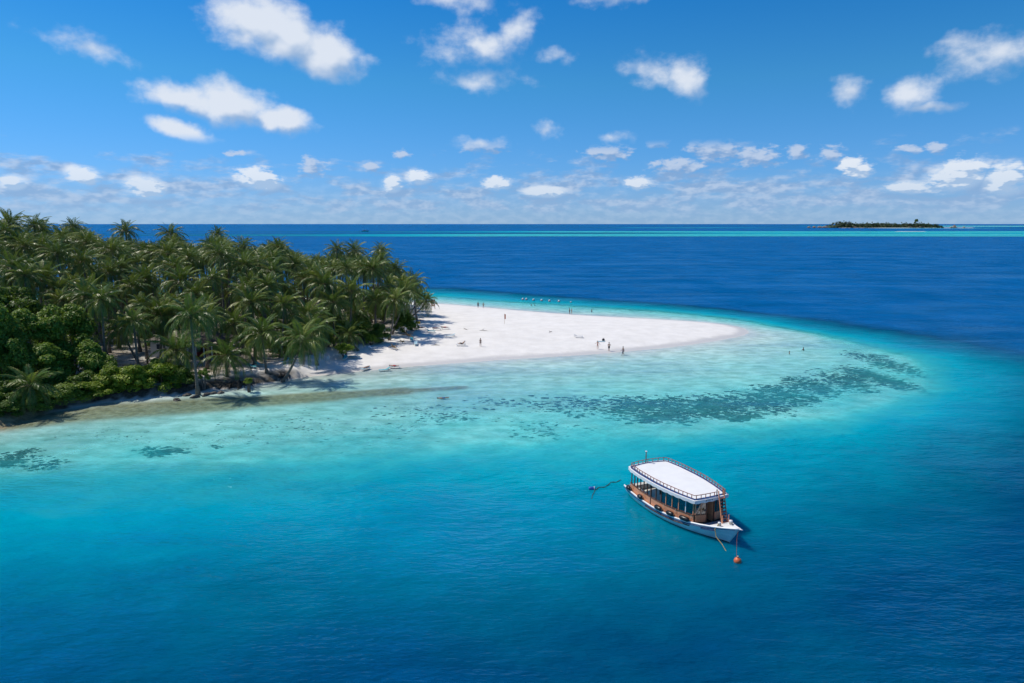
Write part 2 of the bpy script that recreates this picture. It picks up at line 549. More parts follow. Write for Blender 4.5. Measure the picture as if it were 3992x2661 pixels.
def far_reef(x, y):
    """turquoise reef flats one to three kilometres out: returns depth"""
    d = np.full(x.shape, 99.0)

    def flat(x0, x1, ya, yb, rim, mid, tap=600.0):
        cy_, hy = (ya + yb) / 2, (yb - ya) / 2
        ww = 0.06 * hy * (np.sin(x * 0.004) + 0.6 * np.sin(x * 0.011 + 1))
        tx = np.minimum(sstep(x, x0, x0 + tap), 1 - sstep(x, x1 - tap, x1))
        u = np.abs(y - cy_ - ww) / np.maximum(hy * (0.25 + 0.75 * tx), 1)
        inner = rim + (mid - rim) * (1 - sstep(u, 0.35, 0.85))
        dd = inner + 70 * sstep(u, 0.85, 1.2) + 20 * (1 - tx)
        return dd
    d = np.minimum(d, flat(-1150, 6000, 1345, 1700, 1.5, 2.8, 1100))
    d = np.minimum(d, flat(-200, 6000, 1640, 1960, 2.8, 4.2, 900))
    d = np.minimum(d, flat(-1000, 6000, 1930, 2330, 1.6, 2.8, 1200))
    d = np.minimum(d, flat(2700, 16000, 5600, 8200, 1.5, 1.5, 700))
    d = np.minimum(d, flat(300, 1800, 4000, 4300, 2.0, 2.5, 500))
    d = np.minimum(d, flat(1800, 2800, 3650, 4300, 0.8, 0.8, 200))
    return d


def axis(lo, a, b, hi, step, grow):
    c = list(np.arange(a, b + step * .5, step))
    s = step
    v = b
    while v < hi:
        s = min(s * grow, 2500)
        v += s
        c.append(v)
    s = step
    v = a
    pre = []
    while v > lo:
        s = min(s * grow, 2500)
        v -= s
        pre.append(v)
    return np.array(pre[::-1] + c)


gx = axis(-32000, -86, 100, 32000, 0.75, 1.14)
gy = np.concatenate([axis(-900, 26, 236, 236.5, 0.75, 1.2)[:-1], np.arange(238, 420, 4.0), np.geomspace(424, 1200, 40), np.arange(1215, 2500, 15.0), np.geomspace(2520, 6000, 60), np.geomspace(6200, 34000, 24)])
GX, GY = np.meshgrid(gx, gy)
DL = depth_land(GX, GY)
FR = far_reef(GX, GY)
OFF = np.clip(np.hypot(GX - 10, (GY - 120)) - 130, 0, 600)
DL = np.where(DL > 0, DL + 50 * sstep(DL, 11, 30) * np.maximum(sstep(GY, 60, 230), sstep(OFF, 40, 220)), DL)     # the open ocean beyond the reef is deeper still
DEPTH = np.where(DL > 0, np.minimum(DL, FR), DL)


def grid_mesh(name, Z):
    ny, nx = GX.shape
    me = bpy.data.meshes.new(name)
    nv = nx * ny
    me.vertices.add(nv)
    me.vertices.foreach_set('co', np.stack([GX, GY, Z], -1).astype(np.float32).ravel())
    i = np.arange(nv).reshape(ny, nx)
    q = np.stack([i[:-1, :-1], i[:-1, 1:], i[1:, 1:], i[1:, :-1]], -1).reshape(-1, 4)
    me.loops.add(q.size)
    me.loops.foreach_set('vertex_index', q.ravel().astype(np.int32))
    me.polygons.add(len(q))
    me.polygons.foreach_set('loop_start', np.arange(0, q.size, 4, dtype=np.int32))
    me.polygons.foreach_set('use_smooth', np.ones(len(q), bool))
    me.update(calc_edges=True)
    return me


def attr(me, name, arr):
    a = me.attributes.new(name, 'FLOAT', 'POINT')
    a.data.foreach_set('value', arr.astype(np.float32).ravel())


# weedy reef flat along the left shore, litter under the trees
GROVE_POLY = [(-65.0, 73.8), (-67.1, 86.6), (-65.0, 94.7), (-56.6, 98.7), (-44.8, 104.4), (-39.3, 112.6), (-33.5, 124.2), (-27.8, 135.8), (-24.3, 152.8), (-23.7, 170.4), (-23.4, 190.6), (-27.8, 200.9), (-60, 222), (-110, 230), (-165, 215), (-205, 168), (-190, 115), (-148, 85)]
WEED_SEGS = [(-63.9, 83.6, -55.0, 89.1, 5), (-55.0, 89.1, -40.4, 93.7, 6), (-40.4, 93.7, -26.7, 97.9, 4.5), (-26.7, 97.9, -16.9, 100.8, 3.2), (-16.9, 100.8, -7.8, 103.3, 1.6)]

INS0 = inside(GX, GY, SMOOTH_C[0])
D0 = seg_dist(GX, GY, SMOOTH_C[0])
WEED = np.zeros(GX.shape)
for (ax, ay, bx, by, wd) in WEED_SEGS:
    ex, ey = bx - ax, by - ay
    t = np.clip(((GX - ax) * ex + (GY - ay) * ey) / (ex * ex + ey * ey), 0, 1)
    dd = np.hypot(GX - ax - t * ex, GY - ay - t * ey)
    WEED = np.maximum(WEED, 1 - sstep(dd, wd * 0.45, wd))
GROVE = inside(GX, GY, GROVE_POLY) * sstep(seg_dist(GX, GY, GROVE_POLY), 0.0, 5.0)
DEPTH = np.where(DEPTH > 0, DEPTH * (1 - 0.5 * WEED), DEPTH)

# below the surface the bed lies at its apparent depth (water seen at a low angle looks about a quarter as deep)
APPARENT = 0.22
ground_me = grid_mesh('ground', np.where(DEPTH > 0, -APPARENT * np.minimum(DEPTH, 1.3) - 0.03 * DEPTH, -DEPTH))
attr(ground_me, 'weed', WEED)
attr(ground_me, 'grove', GROVE)
attr(ground_me, 'bank', sstep(-GX, 33, 38) * (GY < 150) * INS0 * (1 - sstep(D0, 1.6, 3.4)))
gm = bpy.data.materials.new('coral_sand')
gm.use_nodes = True
T = NT(gm.node_tree)
pos = T.n('ShaderNodeNewGeometry').outputs['Position']
pz = T.n('ShaderNodeSeparateXYZ', ins={0: pos}).outputs[2]
n1 = T.noise(pos, 0.35, 5.0, 0.6)
n2 = T.noise(pos, 3.5, 5.0, 0.65)
dry = T.mix(T.rng(n1, 0.3, 0.7), (0.72, 0.69, 0.645, 1), (0.83, 0.80, 0.755, 1))
dry = T.mix(T.rng(n2, 0.62, 0.78, 0.0, 0.35), dry, (0.56, 0.53, 0.48, 1))
specks = T.noise(pos, 1.4, 6.0, 0.75)
dry = T.mix(T.rng(specks, 0.70, 0.76, 0.0, 0.5), dry, (0.33, 0.29, 0.24, 1))
wetz = T.math('ADD', pz, T.math('MULTIPLY', T.math('SUBTRACT', n1, 0.5), 0.18))
wet = T.rng(wetz, 0.10, 0.34, 1.0, 0.0, True)
sand = T.mix(wet, dry, (0.60, 0.575, 0.54, 1))
# forest litter under the palms
gatt = T.n('ShaderNodeAttribute', attribute_name='grove').outputs['Fac']
litter = T.mix(T.rng(n2, 0.35, 0.65), (0.13, 0.10, 0.065, 1), (0.42, 0.37, 0.30, 1))
sand = T.mix(T.math('MULTIPLY', gatt, T.rng(n1, 0.30, 0.55, 0.35, 1.0)), sand, litter)
batt = T.n('ShaderNodeAttribute', attribute_name='bank').outputs['Fac']
soil = T.mix(T.rng(n2, 0.35, 0.65), (0.03, 0.026, 0.02, 1), (0.12, 0.10, 0.075, 1))
sand = T.mix(T.math('MULTIPLY', batt, T.rng(n1, 0.25, 0.5, 0.6, 1.0)), sand, soil)
# submerged: pale sand with weed and rubble
under = T.rng(pz, 0.03, -0.05, 0.0, 1.0)
nb = T.noise(T.scale(pos, (0.35, 0.6, 0.3)), 1.0, 5.0, 0.62)
bed = T.mix(T.rng(nb, 0.36, 0.60), (0.50, 0.52, 0.44, 1), (0.84, 0.82, 0.75, 1))
sand = T.mix(under, sand, bed)
watt = T.n('ShaderNodeAttribute', attribute_name='weed').outputs['Fac']
weedc = T.mix(T.rng(T.noise(pos, 1.1, 6.0, 0.7), 0.35, 0.62), (0.17, 0.135, 0.065, 1), (0.40, 0.335, 0.20, 1))
sand = T.mix(T.math('MULTIPLY', watt, T.rng(nb, 0.3, 0.5, 0.75, 1.0)), sand, weedc)
gb = T.n('ShaderNodeBsdfPrincipled', ins={'Base Color': sand, 'Roughness': T.rng(wet, 0, 1, 0.9, 0.45), 'Specular IOR Level': 0.3})
foot = T.noise(pos, 1.8, 5.0, 0.6)
bn = T.n('ShaderNodeBump', ins={'Strength': 0.8, 'Distance': 0.09, 'Height': T.math('ADD', foot, T.math('MULTIPLY', T.noise(pos, 0.22, 3.0, 0.5), 2.0))})
T.set(gb, 'Normal', bn.outputs[0])
T.n('ShaderNodeOutputMaterial', ins={0: gb.outputs[0]})
ground_me.materials.append(gm)
ground = tag(link(bpy.data.objects.new('ground', ground_me)), 'white coral sand island and pale sea bed', None, None, 'structure')

# ------------------------------------------------------------------ sea
sea_me = grid_mesh('sea', np.zeros(GX.shape))
attr(sea_me, 'depth', np.maximum(DEPTH, 0.0))
wm = bpy.data.materials.new('sea_water')
wm.use_nodes = True
T = NT(wm.node_tree)
pos = T.n('ShaderNodeNewGeometry').outputs['Position']
dep = T.n('ShaderNodeAttribute', attribute_name='depth').outputs['Fac']
big = T.noise2(T.scale(pos, (0.045, 0.075, 1)), 1.0, 3.0, 0.6)
mid = T.noise2(T.scale(pos, (0.20, 0.38, 1)), 1.0, 4.0, 0.65)
dmod = T.math('ADD', T.math('MULTIPLY', T.math('SUBTRACT', big, 0.5), 0.75), T.math('MULTIPLY', T.math('SUBTRACT', mid, 0.5), 0.30))
dep2 = T.math('MULTIPLY', dep, T.math('ADD', 1.0, dmod))
tt = T.math('POWER', T.math('DIVIDE', dep2, 80.0, clamp=True), 0.4)
def dt(d):
    return (d / 80.0) ** 0.4
WATER_STOPS = [(0.0, (165, 226, 224)), (0.6, (130, 222, 222)), (1.8, (60, 206, 210)), (4.0, (0, 158, 178)), (8.0, (0, 126, 150)), (16.0, (0, 96, 124)), (32.0, (0, 70, 106)), (80.0, (0, 92, 154))]
WATER_OPAC = [(0.0, 0.0), (0.25, 0.04), (0.8, 0.14), (1.4, 0.21), (1.8, 0.31), (2.6, 0.66), (4.0, 0.96), (6.0, 1.0)]
WATER_TINT = [(0.0, (0.99, 0.995, 0.995)), (0.1, (0.90, 0.99, 0.99)), (0.3, (0.82, 0.985, 0.985)), (0.8, (0.70, 0.98, 0.98)), (1.8, (0.54, 0.965, 0.97)), (4.0, (0.28, 0.88, 0.92)), (10.0, (0.08, 0.7, 0.8))]
wcol = T.ramp(tt, [(dt(d), lin(*c)) for d, c in WATER_STOPS])
opac = T.ramp(tt, [(dt(d), (o, o, o, 1)) for d, o in WATER_OPAC])
# wind-ruffled relief: crests run across the view, finer chop over longer swell
wv1 = T.noise2(T.scale(pos, (0.55, 1.25, 1), rot=(0, 0, 0.16)), 0.55, 3.0, 0.55)
wv2 = T.noise2(T.scale(pos, (0.55, 1.5, 1), rot=(0, 0, -0.22)), 2.0, 2.0, 0.6)
calm = T.rng(T.noise2(T.scale(pos, (0.012, 0.03, 1), loc=(5, 2, 0)), 1.0, 2.0, 0.55), 0.35, 0.65, 0.55, 1.15, True)
wv0 = T.noise2(T.scale(pos, (0.07, 0.2, 1), rot=(0, 0, 0.1)), 1.0, 2.0, 0.5)
hgt = T.math('ADD', T.math('ADD', T.math('MULTIPLY', wv1, 1.0), T.math('MULTIPLY', wv0, 1.6)), T.math('MULTIPLY', wv2, 0.42))
bmp = T.n('ShaderNodeBump', ins={'Strength': 1.0, 'Distance': T.math('MULTIPLY', calm, 0.75), 'Height': hgt})
nrm = bmp.outputs[0]
body = T.n('ShaderNodeSubsurfaceScattering', falloff='BURLEY', ins={'Color': wcol, 'Scale': 2.5, 'Radius': (1.0, 1.0, 1.0), 'Normal': nrm})
clear = T.n('ShaderNodeBsdfTransparent', ins={'Color': T.ramp(tt, [(dt(d), c + (1,)) for d, c in WATER_TINT])})
chop = T.n('ShaderNodeBsdfDiffuse', ins={'Color': wcol, 'Normal': nrm})
body2 = T.n('ShaderNodeMixShader', ins={0: 0.28, 1: body.outputs[0], 2: chop.outputs[0]})
mx = T.n('ShaderNodeMixShader', ins={0: opac, 1: clear.outputs[0], 2: body2.outputs[0]})
soft = T.n('ShaderNodeBump', ins={'Strength': 1.0, 'Distance': T.math('MULTIPLY', calm, 0.23), 'Height': hgt}).outputs[0]
gls = T.n('ShaderNodeBsdfGlossy', ins={'Color': (0.42, 0.78, 1, 1), 'Roughness': 0.1, 'Normal': soft})
fr = T.n('ShaderNodeFresnel', ins={'IOR': 1.333, 'Normal': nrm})
# wind slicks: long streaks that mirror more sky
slick = T.rng(T.noise2(T.scale(pos, (0.006, 0.045, 1), rot=(0, 0, 0.05)), 1.0, 3.0, 0.62), 0.56, 0.66, 0.0, 1.0, True)
ff = T.math('MULTIPLY', T.math('MINIMUM', T.math('MULTIPLY', fr.outputs[0], 1.1), 0.12), T.math('MULTIPLY_ADD', slick, 1.3, T.rng(T.noise2(pos, 0.045, 4.0, 0.72), 0.36, 0.64, 0.35, 1.65)))
surf = T.n('ShaderNodeMixShader', ins={0: ff, 1: mx.outputs[0], 2: gls.outputs[0]})
T.n('ShaderNodeOutputMaterial', ins={0: surf.outputs[0]})
sea_me.materials.append(wm)
sea = tag(link(bpy.data.objects.new('sea', sea_me)), 'clear turquoise to deep blue sea around the island', None, None, 'structure')

# ------------------------------------------------------------------ wooden passenger boat at anchor
M_white = material('white_gelcoat', (0.80, 0.80, 0.79, 1), 0.35, 0.04, 2.0)
M_roofw = material('white_roof_paint', (0.82, 0.815, 0.80, 1), 0.6, 0.025, 1.2)
M_blue = material('dark_blue_paint', (0.025, 0.06, 0.19, 1), 0.4, 0.12, 4.0)
M_wood = material('varnished_teak', (0.78, 0.33, 0.17, 1), 0.4, 0.15, 3.0, 0.004, 40, stretch=(0.6, 4, 8))
M_woodd = material('dark_teak', (0.17, 0.065, 0.036, 1), 0.4, 0.25, 4.0, 0.003, 40)
M_woodr = material('red_brown_rail', (0.36, 0.12, 0.07, 1), 0.4, 0.2, 6.0)
M_dark = material('dark_interior_floor', (0.06, 0.05, 0.045, 1), 0.6, 0.2, 5.0)
M_cream = material('cream_bench', (0.62, 0.60, 0.55, 1), 0.6, 0.06, 3.0)
M_grey = material('grey_deck_paint', (0.40, 0.42, 0.45, 1), 0.6, 0.08, 3.0)
M_rub = material('black_rubber', (0.012, 0.012, 0.014, 1), 0.35, 0.2, 6.0)
M_rope = material('pale_rope', (0.55, 0.48, 0.36, 1), 0.9, 0.2, 40.0)
M_ropey = material('yellowed_rope', (0.42, 0.33, 0.13, 1), 0.9, 0.3, 12.0)
M_ropeg = material('weedy_rope', (0.05, 0.055, 0.03, 1), 0.9, 0.3, 12.0)
M_teal = material('teal_curtain', (0.03, 0.20, 0.24, 1), 0.8, 0.2, 5.0)
M_lime = material('lime_cloth', (0.22, 0.36, 0.03, 1), 0.8, 0.15, 5.0)
M_letter = material('black_lettering', (0.015, 0.018, 0.025, 1), 0.5, 0.1, 8.0)


def glass_mat(name, col, alpha):
    m = bpy.data.materials.new(name)
    m.use_nodes = True
    T = NT(m.node_tree)
    tr = T.n('ShaderNodeBsdfTransparent', ins={0: col})
    gl = T.n('ShaderNodeBsdfGlossy', ins={'Roughness': 0.03})
    nz = T.noise(T.n('ShaderNodeTexCoord').outputs['Object'], 3.0, 3.0)
    mx = T.n('ShaderNodeMixShader', ins={0: T.rng(nz, 0.3, 0.7, alpha * 0.85, alpha * 1.15), 1: tr.outputs[0], 2: gl.outputs[0]})
    T.n('ShaderNodeOutputMaterial', ins={0: mx.outputs[0]})
    return m


M_glass = glass_mat('smoked_window_glass', (0.35, 0.42, 0.48, 1), 0.16)

hm = bpy.data.materials.new('boat_hull_paint')
hm.use_nodes = True
T = NT(hm.node_tree)
tcz = T.n('ShaderNodeTexCoord').outputs['Object']
zz = T.n('ShaderNodeSeparateXYZ', ins={0: tcz}).outputs[2]
nz = T.noise(T.scale(tcz, (0.8, 0.8, 2.5)), 1.2, 5.0, 0.6)
hc = T.mix(T.rng(nz, 0.4, 0.75), (0.74, 0.75, 0.76, 1), (0.52, 0.58, 0.62, 1))
hc = T.mix(T.rng(T.math('ADD', zz, T.math('MULTIPLY', T.math('SUBTRACT', nz, 0.5), 0.05)), 0.07, 0.09), (0.022, 0.02, 0.016, 1), hc)
hb = T.n('ShaderNodeBsdfPrincipled', ins={'Base Color': hc, 'Roughness': 0.3})
T.n('ShaderNodeOutputMaterial', ins={0: hb.outputs[0]})

BX = [-0.8, 0.3, 2, 4, 5.5, 7, 8.2, 9.2, 10.2, 11, 11.7, 12.25]
BB = [1.98, 2.2, 2.40, 2.48, 2.42, 2.2, 1.86, 1.46, 1.02, 0.62, 0.27, 0.05]
BG = [0.80, 0.75, 0.72, 0.72, 0.75, 0.80, 0.88, 0.98, 1.13, 1.28, 1.45, 1.60]
BWL = [1.55, 1.9, 2.15, 2.25, 2.15, 1.85, 1.45, 1.02, 0.62, 0.30, 0.10, 0.02]
fB = lambda x: float(np.interp(x, BX, BB))
fG = lambda x: float(np.interp(x, BX, BG))
fW = lambda x: float(np.interp(x, BX, BWL))

boat = empty('passenger_boat', (12.65, 60.86, 0.0), math.radians(-65.6))
tag(boat, 'wooden passenger boat with long white roof moored in front of the beach', 'boat')

STX = list(np.linspace(-0.8, 8, 16)) + list(np.linspace(8.4, 12.25, 14))
hull = MB()
LV = []
for x in STX:
    g, b, w = fG(x), fB(x), fW(x)
    sh = float(np.interp(x, [8, 12.25], [0, 1]))
    ring_ = []
    for z, y, k in ((-0.55, 0.02, 1.75), (-0.42, w * 0.62, 1.5), (0.0, w, 1.12), (0.3 * g, w + (b - w) * 0.42, 0.80), (0.7 * g, w + (b - w) * 0.80, 0.36), (g, b, 0.0)):
        ring_.append((x - sh * sh * k if x > 8 else x, y, z))
    LV.append(ring_)
nl = len(LV[0])
vs = []
for r in LV:
    vs += [(p[0], -p[1], p[2]) for p in reversed(r)] + [(p[0], p[1], p[2]) for p in r]
fs = []
n2l = 2 * nl
for i in range(len(LV) - 1):
    for k in range(n2l - 1):
        fs.append((i * n2l + k, (i + 1) * n2l + k, (i + 1) * n2l + k + 1, i * n2l + k + 1))
fs.append(tuple(range(n2l)))
fs.append(tuple(reversed([(len(LV) - 1) * n2l + k for k in range(n2l)])))
hull.add(vs, fs)
hull_o = hull.build('hull', hm, boat, True)
for sgn in (-1, 1):
    cap = MB()
    cap.tube([(x, sgn * (fB(x) - 0.04), fG(x) + 0.03) for x in np.linspace(-0.8, 12.2, 40)], 0.085, 6)
    cap.build('gunwale', M_white, boat, True)
    st = MB()
    st.tube([(x - 0.05 * max(0, x - 9), sgn * (fB(x) + 0.025), fG(x) - 0.10) for x in np.linspace(-0.7, 12.0, 40)], 0.035, 5)
    st.build('blue_stripe', M_blue, hull_o, True)
    sk = MB()
    sk.tube([(x, sgn * (fB(x) * 0.97 + 0.055), fG(x) - 0.25) for x in np.linspace(3.2, 8.4, 24)], 0.05, 5)
    sk.build('rubbing_strake', M_woodd, hull_o, True)

# decks
def deck(name, mat, xs, dz, inset, parent=boat):
    m = MB()
    vs, fs = [], []
    for i, x in enumerate(xs):
        b = max(fB(x) - inset, 0.02)
        vs += [(x, -b, fG(x) + dz), (x, b, fG(x) + dz), (x, -b, fG(x) + dz - 0.05), (x, b, fG(x) + dz - 0.05)]
        if i:
            j = 4 * i
            fs += [(j - 4, j, j + 1, j - 3), (j - 2, j - 1, j + 3, j + 2)]
    m.add(vs, fs)
    return m.build(name, mat, parent)


deck('cabin_floor', M_cream, np.linspace(-0.75, 4.6, 12), -0.16, 0.1)
deck('cabin_floor', M_dark, np.linspace(4.62, 9.0, 10), -0.16, 0.1)
deck('foredeck_well', M_grey, np.linspace(9.02, 9.75, 6), -0.08, 0.08)
deck('foredeck', M_white, np.linspace(9.77, 12.2, 12), 0.02, 0.06)
prow = MB()
prow.tube([(11.0, 0, 1.32), (11.6, 0, 1.46), (12.05, 0, 1.58), (12.5, 0, 1.66)], [0.30, 0.22, 0.13, 0.05], 8, flat=0.5)
prow.build('prow', M_white, boat, True)
for (x, y, h, r) in ((10.45, -0.48, 0.34, 0.10), (10.75, 0.42, 0.40, 0.12)):
    bo = MB()
    z0 = fG(x) + 0.02
    bo.lathe([(r * 1.5, 0), (r * 1.4, 0.05), (r * 0.85, 0.12), (r * 0.8, h * 0.7), (r * 1.25, h * 0.8), (r * 1.2, h), (r * 0.5, h + 0.03)], (x, y, z0), 10)
    bo.build('bollard', M_white, boat, True)
    coil = MB()
    coil.tube([(x + 0.14 * math.cos(t * 0.9), y + 0.14 * math.sin(t * 0.9), z0 + 0.08 + 0.012 * t) for t in range(18)], 0.022, 5)
    coil.build('rope_coil', M_rope, boat, True)

# bulwark planks, top rail and posts on both sides
def side_strip(name, mat, xs, sgn, inset, z0, z1, th=0.045, parent=boat, rise=0.0):
    m = MB()
    vs, fs = [], []
    for i, x in enumerate(xs):
        y = fB(x) - inset
        g = fG(min(x, 7.5))
        zr = rise * (x - 4.5)
        a = [(x, sgn * y, g + z0 + zr), (x, sgn * (y - th), g + z0 + zr), (x, sgn * (y - th), g + z1 + zr), (x, sgn * y, g + z1 + zr)]
        vs += a
        if i:
            j = 4 * i
            for k in range(4):
                k2 = (k + 1) % 4
                fs.append((j - 4 + k, j + k, j + k2, j - 4 + k2))
    n = 4 * (len(xs) - 1)
    fs += [(0, 1, 2, 3), (n + 3, n + 2, n + 1, n)]
    m.add(vs, fs)
    return m.build(name, mat, parent)


ROOFZ = 2.93
POSTX = [0.42, 0.98, 1.52, 2.08, 2.62, 3.16, 3.72, 4.45, 5.15, 5.75, 6.45, 7.15, 7.82, 8.5]
for sgn in (-1, 1):
    for (xa, xb) in ((0.22, 2.0), (2.02, 3.66), (3.80, 5.9), (5.92, 8.55)):
        xs = np.linspace(xa, xb, 7)
        side_strip('side_plank', M_wood, xs, sgn, 0.20, -0.02, 0.33)
        side_strip('side_plank', M_wood, xs, sgn, 0.20, 0.36, 0.68)
    side_strip('side_rail', M_woodd, np.linspace(0.2, 8.58, 22), sgn, 0.165, 0.685, 0.735, 0.11)
    for i, x in enumerate(POSTX):
        y = sgn * (fB(x) - 0.225)
        g = fG(min(x, 7.5))
        thick = i == 6
        mt = M_white if (i == 12) else (M_wood if i > 8 else M_woodd)
        p = MB()
        z0 = g if thick else g + 0.735
        p.box((x, y, (z0 + ROOFZ - 0.12) / 2), (0.10 if thick else 0.075, 0.10 if thick else 0.075, ROOFZ - 0.12 - z0))
        p.build('post', mt, boat)
    # forward cabin windows
    for i in range(8, 13):
        x0, x1 = POSTX[i] + 0.045, POSTX[i + 1] - 0.045
        m = MB()
        y0, y1 = sgn * (fB(x0) - 0.23), sgn * (fB(x1) - 0.23)
        zb, zt = fG(6.5) + 0.76, ROOFZ - 0.25
        m.add([(x0, y0, zb), (x1, y1, zb), (x1, y1, zt), (x0, y0, zt), (x0, y0 - sgn * 0.012, zb), (x1, y1 - sgn * 0.012, zb), (x1, y1 - sgn * 0.012, zt), (x0, y0 - sgn * 0.012, zt)],
              [(0, 1, 2, 3), (7, 6, 5, 4), (0, 4, 5, 1), (1, 5, 6, 2), (2, 6, 7, 3), (3, 7, 4, 0)])
        m.build('window_pane', M_glass, boat)
# curtain and green cloth behind the panes on the near side, cushions and a wheel table inside
cu = MB()
vs, fs = [], []
xs = np.linspace(7.2, 7.76, 22)
for i, x in enumerate(xs):
    y = -(fB(x) - 0.36) + 0.035 * math.sin(i * 1.7)
    vs += [(x, y, 1.5), (x, y, 2.68)]
    if i:
        fs.append((2 * i - 2, 2 * i, 2 * i + 1, 2 * i - 1))
cu.add(vs, fs)
cu.build('curtain', M_teal, boat, True)
gc = MB()
vs, fs = [], []
for i, x in enumerate(np.linspace(6.62, 6.95, 12)):
    y = -(fB(x) - 0.42) + 0.04 * math.sin(i * 1.3)
    vs += [(x, y, 1.75 + 0.1 * abs(i - 6) / 6), (x, y, 2.62)]
    if i:
        fs.append((2 * i - 2, 2 * i, 2 * i + 1, 2 * i - 1))
gc.add(vs, fs)
gc.build('hanging_cloth', M_lime, boat, True)
for (c, s, mt, nm) in (((2.4, 1.55, 0.86), (3.6, 0.5, 0.42), M_cream, 'bench'), ((2.4, -1.5, 0.80), (3.6, 0.45, 0.36), M_cream, 'bench'),
                       ((0.0, 0.0, 0.86), (0.5, 3.0, 0.42), M_cream, 'bench'), ((6.4, 1.2, 0.9), (2.6, 0.5, 0.45), M_woodd, 'bench'),
                       ((7.9, -0.9, 1.2), (0.6, 0.7, 0.9), M_woodd, 'helm_console')):
    m = MB()
    m.box(c, s)
    m.build(nm, mt, boat)
bk = MB()
bk.box((4.35, 0.55, 1.45), (0.06, 2.2, 1.5))
bk.build('bulkhead', M_grey, boat)
bk2 = MB()
bk2.box((4.35, -1.2, 2.25), (0.05, 1.2, 0.9))
bk2.build('bulkhead', M_woodd, boat)

# front of the cabin: near panel with two panes, doorway, far panel
def wall(name, mat, x0, y0, x1, y1, z0, z1, th=0.05, parent=boat):
    m = MB()
    L = math.hypot(x1 - x0, y1 - y0)
    m.box(((x0 + x1) / 2, (y0 + y1) / 2, (z0 + z1) / 2), (L, th, z1 - z0), math.atan2(y1 - y0, x1 - x0))
    return m.build(name, mat, parent)


front = wall('front_panel', M_wood, 8.62, -1.42, 8.86, -0.52, 0.92, 1.56)
for k in range(9):
    g = MB()
    t = (k + 0.5) / 9
    g.box((8.62 + 0.24 * t + 0.030, -1.42 + 0.9 * t, 1.24), (0.014, 0.088, 0.6), 0.26)
    g.build('plank', M_wood, front)
wall('front_sill', M_woodd, 8.63, -1.44, 8.87, -0.5, 1.56, 1.62, 0.10)
for (a, b) in ((0.06, 0.46), (0.54, 0.94)):
    wall('window_pane', M_glass, 8.62 + 0.24 * a, -1.42 + 0.9 * a, 8.62 + 0.24 * b, -1.42 + 0.9 * b, 1.62, 2.68, 0.012)
for t in (0.0, 0.5, 1.0):
    m = MB()
    m.box((8.63 + 0.24 * t, -1.42 + 0.9 * t, 2.2), (0.085, 0.085, 1.18), 0.26)
    m.build('post', M_wood if t < 1 else M_woodd, boat)
for (x, y) in ((8.86, -0.47), (8.9, 0.27)):
    m = MB()
    m.box((x, y, 1.84), (0.09, 0.09, 1.86))
    m.build('door_post', M_woodd, boat)
far = wall('front_panel', M_wood, 8.9, 0.32, 8.72, 1.42, 0.92, 1.62)
for y in (0.62, 0.95, 1.28):
    m = MB()
    m.box((8.86 - (y - 0.4) * 0.14, y, 2.2), (0.10, 0.10, 1.18))
    m.build('post', M_woodd, boat)
wall('window_pane', M_glass, 8.89, 0.36, 8.73, 1.38, 1.64, 2.66, 0.012)
dl = wall('door_leaf', M_wood, 8.82, 0.24, 8.1, 0.22, 0.8, 2.6, 0.045)

# roof slab with scalloped valance
RX = [-0.05, 0.5, 2, 4, 5.5, 7, 8, 8.9]
RR = [2.05, 2.28, 2.46, 2.50, 2.42, 2.20, 1.98, 1.74]
fR = lambda x: float(np.interp(x, RX, RR))


def roof_ring(inset, n_side=40, n_end=14):
    pts = []
    xa, xb = -0.05 + inset, 8.9 - inset
    for x in np.linspace(xb, xa, n_side):           # near side, bow to stern
        pts.append((x, -(fR(x) - inset)))
    ra = fR(xa) - inset
    for t in np.linspace(-1, 1, n_end + 2)[1:-1]:   # stern, bulging aft
        pts.append((xa - 0.28 * (1 - t * t), t * ra))
    for x in np.linspace(xa, xb, n_side):
        pts.append((x, fR(x) - inset))
    rb = fR(xb) - inset
    for t in np.linspace(1, -1, n_end + 2)[1:-1]:
        pts.append((xb + 0.09 * (1 - t * t), t * rb))
    return pts


ro = MB()
R0 = roof_ring(0.0)
n = len(R0)
camber = lambda x, y: 0.05 * (1 - (y / 2.6) ** 2)
vs = [(x, y, ROOFZ) for x, y in R0] + [(x, y, ROOFZ - 0.12) for x, y in R0]
R1 = roof_ring(0.5)
vs += [(x, y, ROOFZ + camber(x, y)) for x, y in R1]
fs = []
for i in range(n):
    j = (i + 1) % n
    fs.append((i, j, n + j, n + i)[::-1])
    fs.append((2 * n + i, 2 * n + j, j, i)[::-1])
fs.append(tuple(2 * n + i for i in range(n))[::-1])
fs.append(tuple(n + i for i in range(n)))
ro.add(vs, fs)
roof = ro.build('roof', M_roofw, boat)
va = MB()
RV = roof_ring(-0.012, 110, 40)
RV2 = roof_ring(0.012, 110, 40)
n = len(RV)
vs, fs = [], []
acc = 0.0
for i in range(n):
    x, y = RV[i]
    if i:
        acc += math.hypot(x - RV[i - 1][0], y - RV[i - 1][1])
    drop = 0.22 + 0.055 * abs(math.sin(acc * PI / 0.72))
    vs += [(x, y, ROOFZ + 0.012), (x, y, ROOFZ - drop), (RV2[i][0], RV2[i][1], ROOFZ - drop), (RV2[i][0], RV2[i][1], ROOFZ - 0.125)]
for i in range(n):
    j = (i + 1) % n
    for k in range(3):
        fs.append((4 * i + k, 4 * j + k, 4 * j + k + 1, 4 * i + k + 1))
va.add(vs, fs)
va.build('valance', M_white, roof)
